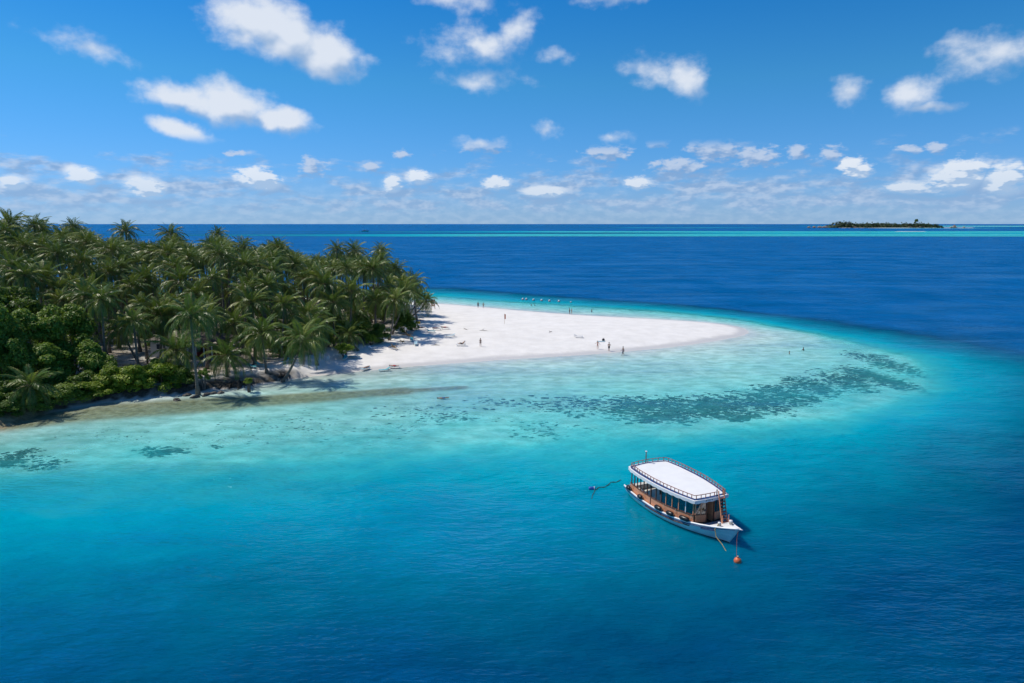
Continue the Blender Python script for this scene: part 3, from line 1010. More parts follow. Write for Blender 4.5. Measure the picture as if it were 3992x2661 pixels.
# dark blue band the rail stands on
bnd = MB()
Ra, Rb = roof_ring(0.13), roof_ring(0.33)
n = len(Ra)
vs = [(x, y, ROOFZ + 0.03) for x, y in Ra] + [(x, y, ROOFZ + 0.045) for x, y in Rb]
vs += [(x, y, ROOFZ - 0.01) for x, y in Ra] + [(x, y, ROOFZ - 0.01) for x, y in Rb]
fs = []
for i in range(n):
    j = (i + 1) % n
    fs += [(i, n + i, n + j, j), (i, j, 2 * n + j, 2 * n + i), (n + i, 3 * n + i, 3 * n + j, n + j)]
bnd.add(vs, fs)
bnd.build('blue_band', M_blue, roof)

# roof rail: everything but the gap for the ladder
RT = roof_ring(0.23, 60, 20)
ladder_gap = lambda x, y: x > 8.5 and 0.62 < y < 1.3
path = [p for p in RT if not ladder_gap(*p)]
k = max(range(len(path)), key=lambda i: (path[i][0] - path[i - 1][0]) ** 2 + (path[i][1] - path[i - 1][1]) ** 2)
path = path[k:] + path[:k]
RAILZ = ROOFZ + 0.36
rl = MB()
rl.tube([(x, y, RAILZ) for x, y in path], 0.032, 4)
rail = rl.build('roof_rail', M_woodr, boat)
pst = MB()
pst.box((0, 0, 0), (0.045, 0.045, 0.34))
pm = pst.mesh('baluster', M_woodr)
acc = 0.37
for i in range(1, len(path)):
    acc += math.hypot(path[i][0] - path[i - 1][0], path[i][1] - path[i - 1][1])
    if acc >= 0.375:
        acc = 0.0
        put('baluster', pm, rail, (path[i][0], path[i][1], ROOFZ + 0.185))
for (x, y) in ((8.78, 0.60), (8.80, 1.22)):
    m = MB()
    m.lathe([(0.06, 0), (0.06, 0.1), (0.035, 0.14), (0.05, 0.3), (0.035, 0.42), (0.055, 0.5), (0.03, 0.58)], (x, y, ROOFZ), 8)
    m.build('newel_post', M_woodd, boat, True)

# ladder from the foredeck to the roof
lad = empty('ladder')
lad.parent = boat
LA, LB = [], []
for (y0, y1) in ((0.26, 0.58), (0.80, 1.14)):
    m = MB()
    m.tube([(9.95, y0, 1.02), (8.98, y1, ROOFZ + 0.52)], 0.05, 4)
    m.build('stringer', M_wood, lad)
for k in range(8):
    t = (k + 0.6) / 8.6 * 0.86
    x = 9.95 - 0.97 * t
    z = 1.02 + (ROOFZ - 0.5) * t
    ya, yb = 0.26 + 0.32 * t, 0.80 + 0.34 * t
    m = MB()
    m.box((x, (ya + yb) / 2, z), (0.17, yb - ya, 0.045))
    m.build('step', M_woodr, lad)
for y in (0.20, 0.86):
    m = MB()
    m.tube([(10.05, y, 1.0), (10.0, y, 1.75)], 0.04, 5)
    m.build('hand_post', M_wood, lad)
ms = MB()
ms.tube([(-0.12, -0.1, ROOFZ - 0.05), (-0.12, -0.1, ROOFZ + 1.1)], 0.045, 6)
mast = ms.build('mast', M_woodd, boat)
mc = MB()
mc.lathe([(0.05, 0), (0.10, 0.02), (0.10, 0.08), (0.03, 0.1)], (-0.12, -0.1, ROOFZ + 1.1), 8)
mc.build('mast_cap', M_white, mast)

# lettering: a short dark inscription on the roof front, a framed name board at the bow (both are only shapes at this size)
ins = MB()
for (y, w, h) in ((-0.66, 0.05, 0.13), (-0.62, 0.02, 0.05), (-0.50, 0.10, 0.035), (-0.38, 0.09, 0.045), (-0.28, 0.07, 0.06), (-0.19, 0.05, 0.04), (-0.06, 0.06, 0.10)):
    t = y / 1.66
    ins.box((8.9 + 0.09 * (1 - t * t) + 0.022, y, ROOFZ - 0.10), (0.01, w, h))
tag(ins.build('inscription', M_letter, roof), kind='stuff')
nb_ = MB()
pts = []
for x in np.linspace(9.35, 10.45, 9):
    pts.append((x, -(fB(x) - 0.02) - 0.02, fG(x) - 0.24))
nb_.tube(pts, 0.075, 4, flat=1.0)
nbo = nb_.build('name_board', M_blue, hull_o)
nl_ = MB()
for k, x in enumerate(np.linspace(9.42, 10.36, 13)):
    if k in (3, 8):
        continue
    nl_.box((x, -(fB(x) - 0.02) - 0.075, fG(x) - 0.235), (0.05, 0.012, 0.05 + 0.02 * (k % 3)), -0.35)
tag(nl_.build('lettering', material('pale_lettering', (0.30, 0.36, 0.42, 1), 0.5), nbo), kind='stuff')

# fenders hang outside the rail: things of their own
th = math.radians(-65.6)
def b2w(p):
    c, s = math.cos(th), math.sin(th)
    return (12.65 + p[0] * c - p[1] * s, 60.86 + p[0] * s + p[1] * c, p[2])


FL = ['black rubber fender nearest the stern of the passenger boat', 'second black rubber fender from the stern of the passenger boat', 'black rubber fender amidships below the thick brown post', 'black rubber fender between the midship and bow fenders', 'black rubber fender nearest the bow of the passenger boat']
for i, (x, L, r) in enumerate(((0.3, 0.62, 0.20), (2.4, 0.62, 0.19), (5.1, 0.85, 0.19), (6.5, 0.75, 0.19), (7.95, 0.92, 0.19))):
    sl = math.atan2(-(fB(x + 0.4) - fB(x - 0.4)), 0.8)
    loc = b2w((x, -(fB(x) + 0.03), fG(x) + 0.26))
    e = empty('boat_fender', loc, th + sl)
    tag(e, FL[i], 'fender', 'black fenders along the boat')
    m = MB()
    h = L / 2
    m.lathe([(0.03, -h - 0.06), (0.07, -h - 0.02), (r * 0.75, -h + 0.05), (r, -h + 0.14), (r, h - 0.14), (r * 0.75, h - 0.05), (0.07, h + 0.02), (0.03, h + 0.06)], (0, 0, 0), 12, 'X')
    m.build('fender_body', M_rub, e, True)
    rp = MB()
    rp.tube([(h + 0.05, 0.0, 0.0), (h + 0.1, 0.10, 0.2), (h + 0.08, 0.17, 0.48)], 0.018, 4)
    rp.build('lanyard', M_rope, e)

# mooring ropes and floats
r1 = MB()
b0 = b2w((10.45, -0.55, fG(10.45) + 0.2))
b1 = b2w((10.5, -0.95, 1.05))
b2_ = b2w((10.75, -1.02, 0.55))
r1.tube([b0, b1, b2_, (16.45, 50.05, 0.25), (16.58, 49.4, 0.0), (16.75, 48.7, -0.3)], [0.04, 0.04, 0.035, 0.03, 0.03, 0.03], 5)
tag(r1.build('mooring_rope', M_ropey), 'yellowed mooring rope trailing from the bow bollard into the sea', 'rope')
r2 = MB()
r2.tube([b2w((12.1, -0.05, 1.5)), b2w((12.3, -0.35, 0.9)), (17.0, 48.2, 0.35), (16.9, 47.75, 0.22)], 0.022, 4)
tag(r2.build('buoy_line', M_woodd), 'thin dark line from the prow down to the orange buoy', 'rope')
ob = empty('orange_buoy', (16.9, 47.6, 0.0))
tag(ob, 'round orange mooring buoy floating ahead of the prow', 'buoy')
m = MB()
m.lathe([(0.03, -0.22)] + [(0.28 * math.sin(t), 0.10 - 0.28 * math.cos(t)) for t in np.linspace(0.35, PI - 0.2, 10)] + [(0.06, 0.38), (0.05, 0.44)], (0, 0, 0), 16)
m.build('float', material('orange_plastic', (0.75, 0.17, 0.06, 1), 0.45, 0.12, 3.0), ob, True)
m = MB()
m.lathe([(0.03, 0.42), (0.07, 0.45), (0.07, 0.48), (0.03, 0.5)], (0, 0, 0), 8)
m.build('eyelet', M_rope, ob)
bb = empty('blue_buoy', (7.64, 61.82, 0.0))
tag(bb, 'small blue plastic float with weedy rope behind the stern', 'buoy')
m = MB()
m.lathe([(0.04, -0.32), (0.14, -0.3), (0.18, -0.22), (0.18, 0.22), (0.14, 0.3), (0.04, 0.32)], (0, 0, 0.08), 12, 'X')
m.build('float', material('blue_plastic', (0.02, 0.11, 0.42, 1), 0.4, 0.15, 4.0), bb, True)
m = MB()
m.lathe([(0.185, -0.03), (0.195, 0.0), (0.185, 0.03)], (0.2, 0, 0.08), 12, 'X')
m.build('collar', M_white, bb)
r3 = MB()
pp = [(7.95, 61.6, 0.04)]
for k in range(1, 15):
    t = k / 14
    pp.append((7.95 + 2.75 * t + 0.08 * math.sin(k * 1.9), 61.6 + 2.6 * t + 0.25 * math.sin(k * 0.9), 0.035))
r3.tube(pp, [0.028 + 0.022 * (k % 3 == 1) for k in range(15)], 5)
tag(r3.build('floating_rope', M_ropeg), 'weed-covered rope floating between the blue float and the boat', 'rope')
r4 = MB()
r4.tube([(7.9, 61.5, 0.03), (7.75, 61.0, 0.03), (7.5, 60.3, 0.025), (7.35, 59.5, 0.02), (7.2, 58.8, -0.3)], [0.04, 0.03, 0.03, 0.025, 0.02], 5)
tag(r4.build('anchor_rope', M_ropeg), 'dark rope sinking from the blue float towards the sea bed', 'rope')

# ------------------------------------------------------------------ coconut palms
def frond_material():
    m = bpy.data.materials.new('palm_frond')
    m.use_nodes = True
    T = NT(m.node_tree)
    oi = T.n('ShaderNodeObjectInfo').outputs['Random']
    tint = T.n('ShaderNodeAttribute', attribute_name='tint').outputs['Fac']
    rib = T.n('ShaderNodeAttribute', attribute_name='rib').outputs['Fac']
    pos = T.n('ShaderNodeNewGeometry').outputs['Position']
    nz = T.noise(pos, 0.35, 3.0, 0.6)
    v = T.math('ADD', T.math('MULTIPLY', T.math('FRACT', T.math('ADD', oi, T.math('MULTIPLY', tint, 7.31))), 0.55), T.math('MULTIPLY', nz, 0.45))
    col = T.ramp(v, [(0.0, (0.036, 0.085, 0.013, 1)), (0.3, (0.078, 0.15, 0.024, 1)), (0.58, (0.15, 0.22, 0.036, 1)), (0.85, (0.31, 0.33, 0.06, 1)), (1.0, (0.38, 0.31, 0.08, 1))])
    dry = T.n('ShaderNodeAttribute', attribute_name='dry').outputs['Fac']
    col = T.mix(dry, col, (0.22, 0.115, 0.04, 1))
    col = T.mix(rib, col, (0.26, 0.235, 0.075, 1))
    b = T.n('ShaderNodeBsdfPrincipled', ins={'Base Color': col, 'Roughness': 0.42, 'Specular IOR Level': 0.5})
    tr = T.n('ShaderNodeBsdfTranslucent', ins={'Color': T.mix(0.5, col, (0.16, 0.21, 0.02, 1))})
    mx = T.n('ShaderNodeMixShader', ins={0: 0.2, 1: b.outputs[0], 2: tr.outputs[0]})
    T.n('ShaderNodeOutputMaterial', ins={0: mx.outputs[0]})
    return m


M_frond = frond_material()
M_trunk = material('palm_bark', (0.19, 0.165, 0.135, 1), 0.85, 0.25, 2.0, 0.03, 6.0, stretch=(1, 1, 5))
M_bark = material('grey_bark', (0.17, 0.14, 0.11, 1), 0.9, 0.25, 4.0, 0.02, 12.0)
M_husk = material('coconut_husk', (0.16, 0.10, 0.035, 1), 0.7, 0.3, 3.0)


def frond_geo(mb, tags, age, r, length, xf=None, tint=0.0, dry=0.0, npair=24):
    """one feather leaf along +X; age 0 = upright spear, 1 = hanging"""
    e0 = math.radians(84 - 122 * age + r.uniform(-7, 7))
    bend = math.radians(40 + 62 * min(1.0, age * 1.6) + r.uniform(-10, 14))
    ns = 9
    p = Vector((0.12, 0, 0))
    pts, dirs = [p.copy()], []
    tw = r.uniform(-0.22, 0.22)
    for i in range(ns):
        t = (i + 0.5) / ns
        e = e0 - bend * t ** 1.35
        e = max(e, math.radians(-86))
        d = Vector((math.cos(e), tw * t, math.sin(e))).normalized()
        dirs.append(d)
        p = p + d * (length / ns)
        pts.append(p.copy())
    dirs.append(dirs[-1])

    def at(t):
        f = min(t * ns, ns - 1e-4)
        i = int(f)
        return pts[i].lerp(pts[i + 1], f - i), dirs[i]
    X = xf if xf is not None else Matrix.Identity(4)
    nv0 = len(mb.v)
    # rachis
    rp = [pts[0], pts[2], pts[4], pts[6], pts[9]]
    rr = [0.055, 0.042, 0.032, 0.022, 0.008]
    mb.tube([X @ q for q in rp], rr, 3, cap=False)
    tags['rib'] += [1.0] * (len(mb.v) - nv0)
    tags['tint'] += [tint] * (len(mb.v) - nv0)
    tags['dry'] += [dry] * (len(mb.v) - nv0)
    nv1 = len(mb.v)
    vs, fs = [], []
    for k in range(npair):
        t = 0.10 + 0.89 * (k + r.uniform(-0.2, 0.2)) / (npair - 1)
        t = min(max(t, 0.08), 0.995)
        c, d = at(t)
        L = length * 0.235 * (math.sin(PI * (0.13 + 0.80 * t)) ** 0.7) * r.uniform(0.85, 1.12)
        side = Vector((-d.y, d.x, 0))
        side = side.normalized() if side.length > 1e-3 else Vector((0, 1, 0))
        up = side.cross(d) * -1
        w = 0.058 + 0.042 * math.sin(PI * t)
        for s in (-1, 1):
            droop = (0.35 + 0.95 * age) * r.uniform(0.7, 1.3)
            v = (side * s * 1.0 + d * (0.55 + 0.9 * t) + Vector((0, 0, -droop)) + up * 0.18).normalized()
            tip = c + v * L + Vector((0, 0, -0.10 * L * (1 + age)))
            md = c + v * L * 0.45
            n = d * w
            b = len(vs)
            vs += [X @ (c - n * 0.3), X @ (md + n * 0.9), X @ tip, X @ (md - n * 0.9)]
            fs.append((b, b + 1, b + 2, b + 3))
    mb.add(vs, fs)
    n = len(mb.v) - nv1
    tags['rib'] += [0.0] * n
    tags['tint'] += [tint] * n
    tags['dry'] += [dry] * n


def frond_mesh_finish(mb, tags, name):
    me = mb.mesh(name, M_frond, False)
    for k in ('rib', 'tint', 'dry'):
        a = me.attributes.new(k, 'FLOAT', 'POINT')
        a.data.foreach_set('value', np.array(tags[k], np.float32))
    return me


def new_tags():
    return {'rib': [], 'tint': [], 'dry': []}


AGES = [0.0, 0.10, 0.22, 0.34, 0.46, 0.58, 0.70, 0.82, 0.94, 1.04]
fr_ = random.Random(3)
FRONDS = []
for a in AGES:
    row = []
    for k in range(2):
        mb, tg = MB(), new_tags()
        frond_geo(mb, tg, a, fr_, 3.4 + 1.5 * min(1, a * 2.2), None, 0.0, 0.0)
        row.append(frond_mesh_finish(mb, tg, 'frond'))
    FRONDS.append(row)
DEAD = []
for k in range(2):
    mb, tg = MB(), new_tags()
    frond_geo(mb, tg, 1.15, fr_, 3.6, None, 0.0, 0.9, 14)
    DEAD.append(frond_mesh_finish(mb, tg, 'dead_frond'))


def crown_plan(r, n=28):
    """ages and headings of the leaves of one crown"""
    out = []
    a0 = r.uniform(0, 6.28)
    for i in range(n):
        u = max(0.0, (i + r.uniform(-0.3, 0.3)) / n)
        age = max(0.0, min(1.04, u ** 0.9 * 1.05))
        out.append((age, a0 + i * 2.39996 + r.uniform(-0.2, 0.2), r.uniform(0.9, 1.1)))
    return out


CROWNS = []
for k in range(7):
    mb, tg = MB(), new_tags()
    r_ = random.Random(50 + k)
    for (age, az_, s) in crown_plan(r_, 34):
        frond_geo(mb, tg, age, r_, (3.4 + 1.5 * min(1, age * 2.2)) * s, Matrix.Rotation(az_, 4, 'Z'), r_.random(), 0.75 if (age > 0.97 and r_.random() < 0.4) else 0.0, 19)
    CROWNS.append(frond_mesh_finish(mb, tg, 'crown'))

nutm = MB()
for k in range(7):
    a = k * 0.9
    nutm.lathe([(0.02, -0.13), (0.10, -0.08), (0.125, 0.0), (0.09, 0.09), (0.02, 0.13)], (0.24 * math.cos(a), 0.24 * math.sin(a), -0.25 - 0.12 * (k % 3)), 6)
nut_me = nutm.mesh('coconuts', M_husk, True)
hm_ = MB()
hm_.lathe([(0.16, -0.6), (0.24, -0.3), (0.27, 0.0), (0.17, 0.35), (0.05, 0.6)], (0, 0, 0), 7)
heart_me = hm_.mesh('leaf_sheath', M_husk, True)

PALMS = [
    (-34.0, 116.8, -34.67, 116.8, 6.8, 1, 'coconut palm with dark straight trunk standing on the shaded sand'),
    (-39.7, 108.1, -40.1, 108.1, 7.7, 1, 'coconut palm with wide drooping crown at the sand above the bank'),
    (-44.8, 104.8, -44.65, 104.8, 4.6, 1, 'low coconut palm with yellowing fronds at the edge of the bank'),
    (-36.7, 106.4, -33.32, 106.4, 6.9, 1, 'coconut palm leaning far to the right off the bank end'),
    (-29.5, 129.0, -31.18, 129.0, 4.2, 1, 'short young coconut palm beside the bare grey bush'),
    (-31.6, 155.7, -31.56, 155.7, 8.5, 1, 'full crowned coconut palm above the dark bush on the sand'),
    (-29.4, 152.8, -27.6, 152.8, 11.0, 1, 'coconut palm with a pale trunk leaning right at the beach edge'),
    (-26.2, 146.8, -23.38, 146.8, 10.3, 1, 'coconut palm with twin-looking pale trunk in front of the glossy bush'),
    (-25.5, 139.6, -24.08, 139.6, 9.6, 1, 'slender leaning palm whose foot stands farthest out on the sand'),
    (-27.1, 177.8, -24.49, 177.8, 6.4, 1, 'leaning palm at the right tip of the grove'),
    (-26.2, 175.7, -22.2, 175.7, 5.3, 1, 'outermost palm of the grove bending low over the beach'),
    (-44.1, 166.1, -42.74, 166.1, 8.1, 1, 'coconut palm with brown dead skirt left of the bare grey bush'),
    (-48.9, 143.3, -47.85, 143.3, 10.0, 1, 'coconut palm with large dark crown behind the leaning trunk'),
    (-43.4, 113.8, -46.87, 113.8, 8.3, 1, 'coconut palm with a slim crown above the turquoise loungers'),
    (-60.1, 108.8, -62.74, 108.8, 8.6, 1, 'coconut palm in front of the pale house, trunk leaning left'),
    (-60.1, 114.2, -59.18, 114.2, 9.9, 1, 'coconut palm crossing its trunk before the pale house wall'),
    (-46.5, 98.3, -46.68, 98.3, 11.9, 1, 'coconut palm with a curved trunk at the right of the pale house'),
    (-64.3, 87.1, -63.04, 87.1, 4.2, 1, 'small shaded palm with hanging dead fronds at the left water edge'),
    (-58.4, 113.0, -58.59, 113.0, 9.7, 1, 'thin palm on the right of the crossed trunks by the house'),
    (-68.6, 108, -67.41, 107.4, 13.6, 1, ''),
    (-71.4, 108, -71.69, 108.3, 12.9, 1, ''),
    (-52.8, 121, -52.93, 120.7, 15.5, 1, ''),
    (-60.1, 124, -59.99, 123.9, 14.7, 1, ''),
    (-67.9, 134, -66.89, 133.7, 16.8, 1, ''),
    (-77.2, 140, -76.86, 140.0, 16.8, 1, ''),
    (-75.3, 118, -75.87, 118.4, 14.0, 1, ''),
    (-67.7, 128, -68.89, 128.4, 14.6, 1, ''),
    (-45.1, 118, -45.27, 117.7, 11.5, 1, ''),
    (-49.8, 128, -49.05, 128.1, 14.0, 1, ''),
    (-49.7, 150, -50.76, 149.6, 20.0, 0, ''),
    (-33.5, 152, -32.98, 152.1, 15.4, 0, ''),
    (-34.2, 146, -35.24, 146.1, 15.6, 0, ''),
    (-38.7, 138, -39.14, 137.9, 14.1, 1, ''),
    (-31.8, 168, -32.06, 168.3, 16.3, 0, ''),
    (-29.0, 168, -28.52, 168.1, 13.9, 0, ''),
    (-23.3, 166, -24.1, 166.2, 11.0, 0, ''),
    (-45.1, 178, -45.43, 178.4, 18.4, 0, ''),
    (-41.1, 180, -41.2, 180.0, 18.0, 0, ''),
    (-65.2, 166, -64.94, 166.4, 19.3, 0, ''),
    (-35.8, 182, -34.65, 181.6, 17.9, 0, ''),
    (-90.7, 186, -91.58, 185.6, 22.3, 0, ''),
    (-108.3, 170, -107.42, 169.4, 24.2, 0, ''),
    (-81.2, 188, -80.28, 188.5, 22.2, 0, ''),
    (-104.2, 150, -103.69, 150.3, 24.5, 0, ''),
    (-101.0, 140, -101.3, 139.6, 24.9, 1, ''),
    (-95.2, 172, -95.85, 171.5, 23.2, 0, ''),
    (-107.8, 160, -108.42, 159.7, 23.8, 0, ''),
    (-95.8, 130, -95.51, 130.2, 23.6, 1, ''),
    (-83.1, 118, -82.73, 117.4, 17.8, 1, ''),
    (-74.7, 112, -74.63, 112.3, 14.3, 1, ''),
    (-93.9, 130, -93.2, 129.8, 21.4, 1, ''),
    (-74.8, 128, -75.39, 128.4, 15.9, 1, ''),
    (-57.2, 117, -57.94, 116.7, 11.4, 1, ''),
    (-51.6, 114, -51.23, 114.0, 11.1, 1, ''),
    (-63.7, 117, -63.7, 116.6, 11.2, 1, ''),
    (-68.7, 124, -68.98, 123.9, 13.8, 1, ''),
    (-55.6, 119, -55.18, 118.7, 12.9, 1, ''),
    (-81.3, 157.3, -83.0, 158.1, 18.4, 0, ''),
    (-65.1, 185.9, -66.0, 185.5, 16.8, 0, ''),
    (-125.4, 184.4, -126.9, 184.6, 19.8, 0, ''),
    (-70.4, 142.6, -70.7, 142.4, 14.9, 0, ''),
    (-89.4, 213.7, -89.6, 214.6, 18.0, 0, ''),
    (-115.6, 203.0, -117.3, 202.2, 18.4, 0, ''),
    (-48.8, 135.3, -49.9, 135.7, 17.2, 0, ''),
    (-71.4, 195.7, -70.7, 195.8, 15.6, 0, ''),
    (-133.4, 203.2, -132.9, 203.2, 17.5, 0, ''),
    (-70.7, 180.5, -72.2, 180.8, 15.6, 0, ''),
    (-50.1, 160.1, -50.5, 160.3, 14.8, 0, ''),
    (-78.4, 193.7, -77.9, 193.8, 16.2, 0, ''),
    (-60.3, 137.1, -61.3, 136.4, 13.2, 0, ''),
    (-128.8, 166.4, -129.6, 166.1, 21.2, 0, ''),
    (-64.1, 203.2, -63.1, 202.5, 13.6, 0, ''),
    (-118.7, 151.7, -117.9, 151.9, 21.7, 0, ''),
    (-92.2, 194.7, -91.2, 194.9, 16.8, 0, ''),
    (-77.4, 174.5, -78.5, 174.0, 17.7, 0, ''),
    (-95.0, 165.2, -94.1, 165.8, 18.4, 0, ''),
    (-97.3, 204.9, -98.8, 205.5, 19.2, 0, ''),
    (-87.2, 187.5, -86.5, 187.8, 15.9, 0, ''),
    (-95.9, 214.8, -95.5, 213.8, 16.5, 0, ''),
    (-54.0, 194.6, -54.4, 195.0, 12.6, 0, ''),
    (-71.3, 153.8, -69.5, 154.1, 16.9, 0, ''),
    (-76.1, 162.3, -74.4, 161.8, 16.5, 0, ''),
    (-75.1, 206.8, -74.8, 206.6, 15.6, 0, ''),
    (-43.9, 153.5, -45.5, 152.7, 14.4, 0, ''),
    (-126.4, 172.6, -125.1, 173.2, 21.4, 0, ''),
    (-83.2, 181.9, -83.9, 182.7, 16.2, 0, ''),
    (-65.1, 175.1, -65.6, 174.8, 15.8, 0, ''),
    (-92.7, 135.8, -93.2, 135.6, 19.6, 0, ''),
    (-115.6, 161.4, -117.2, 161.5, 20.9, 0, ''),
    (-62.8, 102.8, -62.1, 102.8, 13.6, 1, ''),
    (-82.3, 129.9, -82.2, 130.3, 16.9, 0, ''),
    (-54.1, 203.9, -53.6, 204.4, 14.2, 0, ''),
    (-94.6, 155.7, -95.7, 155.0, 20.8, 0, ''),
    (-42.0, 185.4, -43.6, 185.6, 14.8, 0, ''),
    (-64.6, 153.2, -64.3, 153.9, 17.5, 0, ''),
    (-98.4, 187.4, -100.1, 187.2, 17.1, 0, ''),
    (-89.0, 156.9, -88.4, 156.1, 17.5, 0, ''),
    (-89.2, 144.5, -89.7, 144.9, 11.7, 0, ''),
    (-110.8, 164.7, -111.2, 163.9, 20.4, 0, ''),
    (-41.3, 205.4, -40.3, 206.2, 12.4, 0, ''),
    (-54.5, 213.3, -53.0, 212.6, 14.0, 0, ''),
    (-55.9, 131.6, -56.2, 132.2, 19.2, 0, ''),
    (-119.3, 183.0, -119.1, 182.7, 21.2, 0, ''),
    (-57.5, 103.0, -57.8, 103.2, 10.3, 1, ''),
    (-56.4, 183.3, -55.7, 183.4, 14.5, 0, ''),
    (-90.9, 114.9, -89.5, 114.6, 12.2, 1, ''),
    (-117.2, 169.1, -116.1, 168.3, 17.5, 0, ''),
    (-100.7, 126.5, -100.6, 125.8, 11.4, 0, ''),
    (-46.2, 199.1, -45.7, 198.5, 14.7, 0, ''),
    (-121.8, 179.1, -122.8, 178.7, 20.6, 0, ''),
    (-58.4, 187.6, -58.6, 188.1, 14.4, 0, ''),
    (-91.3, 205.7, -90.8, 206.3, 16.7, 0, ''),
    (-77.3, 150.2, -75.6, 149.3, 18.8, 0, ''),
    (-84.5, 199.4, -83.4, 199.4, 17.5, 0, ''),
    (-85.4, 175.1, -86.1, 175.1, 19.4, 0, ''),
    (-54.3, 176.2, -54.7, 176.5, 14.8, 0, ''),
    (-67.0, 200.1, -67.1, 199.7, 17.6, 0, ''),
    (-85.0, 214.1, -83.6, 213.8, 14.9, 0, ''),
    (-104.6, 179.0, -105.1, 179.3, 18.4, 0, ''),
    (-119.9, 195.1, -118.9, 194.4, 20.4, 0, ''),
    (-43.2, 146.7, -42.5, 145.7, 14.0, 0, ''),
    (-66.0, 145.4, -67.6, 145.1, 17.4, 0, ''),
    (-90.5, 122.9, -92.1, 122.0, 21.4, 0, ''),
    (-81.7, 142.9, -81.6, 142.5, 17.7, 0, ''),
    (-73.4, 135.6, -72.5, 134.8, 14.1, 0, ''),
    (-41.6, 199.8, -40.3, 199.8, 12.6, 0, ''),
    (-90.2, 180.9, -89.3, 180.4, 19.4, 0, ''),
    (-59.8, 211.6, -60.0, 212.3, 13.2, 0, ''),
    (-101.2, 197.5, -102.5, 198.3, 16.3, 0, ''),
    (-103.0, 136.4, -103.5, 135.9, 15.9, 0, ''),
    (-110.0, 197.6, -111.7, 196.9, 17.8, 0, ''),
    (-73.6, 190.1, -74.4, 190.9, 15.4, 0, ''),
    (-96.5, 181.2, -96.5, 181.0, 18.0, 0, ''),
    (-31.3, 196.2, -32.9, 195.9, 10.0, 0, ''),
    (-86.9, 148.1, -85.9, 148.0, 17.5, 0, ''),
    (-107.7, 188.8, -107.2, 188.9, 18.8, 0, ''),
    (-109.4, 184.4, -110.9, 183.9, 19.3, 0, ''),
    (-78.5, 110.0, -80.1, 109.9, 18.0, 1, ''),
    (-94.7, 191.5, -95.7, 192.1, 17.5, 0, ''),
    (-81.0, 169.4, -79.8, 169.7, 17.1, 0, ''),
    (-88.3, 169.9, -88.9, 170.0, 17.2, 0, ''),
    (-43.3, 123.5, -44.2, 123.8, 13.8, 1, ''),
    (-44.4, 135.1, -45.8, 135.9, 12.7, 0, ''),
    (-96.7, 148.1, -97.2, 147.9, 21.2, 0, ''),
    (-72.6, 155.7, -74.3, 155.4, 17.5, 0, ''),
    (-53.2, 164.8, -52.5, 165.1, 16.0, 0, ''),
    (-120.1, 208.1, -118.9, 208.4, 18.5, 0, ''),
    (-57.1, 143.3, -56.4, 143.2, 16.7, 0, ''),
    (-46.2, 189.6, -47.1, 188.6, 14.4, 0, ''),
    (-130.3, 206.7, -128.8, 207.0, 21.2, 0, ''),
    (-123.9, 158.1, -123.3, 157.2, 22.2, 0, ''),
    (-36.6, 186.8, -36.6, 187.0, 14.5, 0, ''),
    (-129.7, 192.7, -131.3, 192.4, 20.4, 0, ''),
    (-83.5, 112.9, -83.1, 113.1, 15.9, 1, ''),
    (-68.1, 159.1, -69.0, 158.3, 19.2, 0, ''),
    (-54.6, 150.0, -56.3, 150.9, 16.9, 0, ''),
    (-77.0, 113.6, -78.3, 114.0, 15.9, 1, ''),
    (-105.1, 207.0, -103.6, 207.9, 18.2, 0, ''),
    (-113.3, 210.4, -113.6, 211.1, 17.4, 0, ''),
    (-45.4, 206.3, -47.0, 205.7, 14.0, 0, ''),
    (-127.5, 196.6, -126.7, 196.1, 22.0, 0, ''),
    (-60.1, 172.5, -60.9, 172.1, 17.1, 0, ''),
    (-88.6, 135.7, -88.1, 135.7, 11.6, 0, ''),
    (-72.4, 146.0, -73.4, 146.8, 18.7, 0, ''),
    (-25.6, 160.8, -26.1, 161.3, 10.8, 1, ''),
    (-110.8, 141.0, -111.5, 141.6, 14.2, 0, ''),
    (-72.1, 212.4, -73.0, 212.8, 16.5, 0, ''),
    (-104.5, 158.3, -103.4, 158.1, 21.4, 0, ''),
    (-100.0, 174.6, -100.5, 175.0, 19.2, 0, ''),
    (-111.4, 176.2, -110.7, 175.2, 20.8, 0, ''),
    (-28.7, 187.3, -29.5, 187.6, 8.2, 0, ''),
    (-79.5, 121.9, -81.2, 122.7, 19.6, 0, ''),
    (-94.4, 118.8, -93.3, 119.6, 18.9, 0, ''),
    (-114.9, 144.8, -115.1, 144.9, 14.3, 0, ''),
    (-121.8, 167.4, -123.3, 166.5, 20.8, 0, ''),
    (-114.4, 148.9, -113.7, 148.6, 21.8, 0, ''),
    (-133.6, 170.2, -133.7, 169.3, 20.8, 0, ''),
    (-102.0, 164.6, -103.2, 164.5, 21.3, 0, ''),
    (-36.6, 122.0, -37.0, 122.4, 8.6, 1, ''),
    (-92.5, 176.6, -92.2, 177.3, 17.0, 0, ''),
    (-107.7, 147.3, -108.1, 147.4, 17.5, 0, ''),
    (-98.6, 136.1, -98.5, 136.3, 17.0, 0, ''),
    (-59.8, 132.4, -60.7, 131.9, 11.0, 0, ''),
    (-58.9, 146.4, -60.5, 146.4, 10.8, 0, ''),
    (-39.8, 129.1, -40.2, 129.0, 7.3, 1, ''),
    (-95.7, 142.2, -97.4, 142.1, 16.8, 0, ''),
    (-78.0, 136.1, -79.3, 136.5, 19.7, 0, ''),
    (-131.1, 176.4, -129.4, 176.0, 17.5, 0, ''),
    (-76.6, 124.2, -78.1, 125.0, 18.1, 0, ''),
    (-50.8, 183.5, -49.5, 184.4, 14.0, 0, ''),
    (-125.2, 188.6, -123.4, 188.7, 17.5, 0, ''),
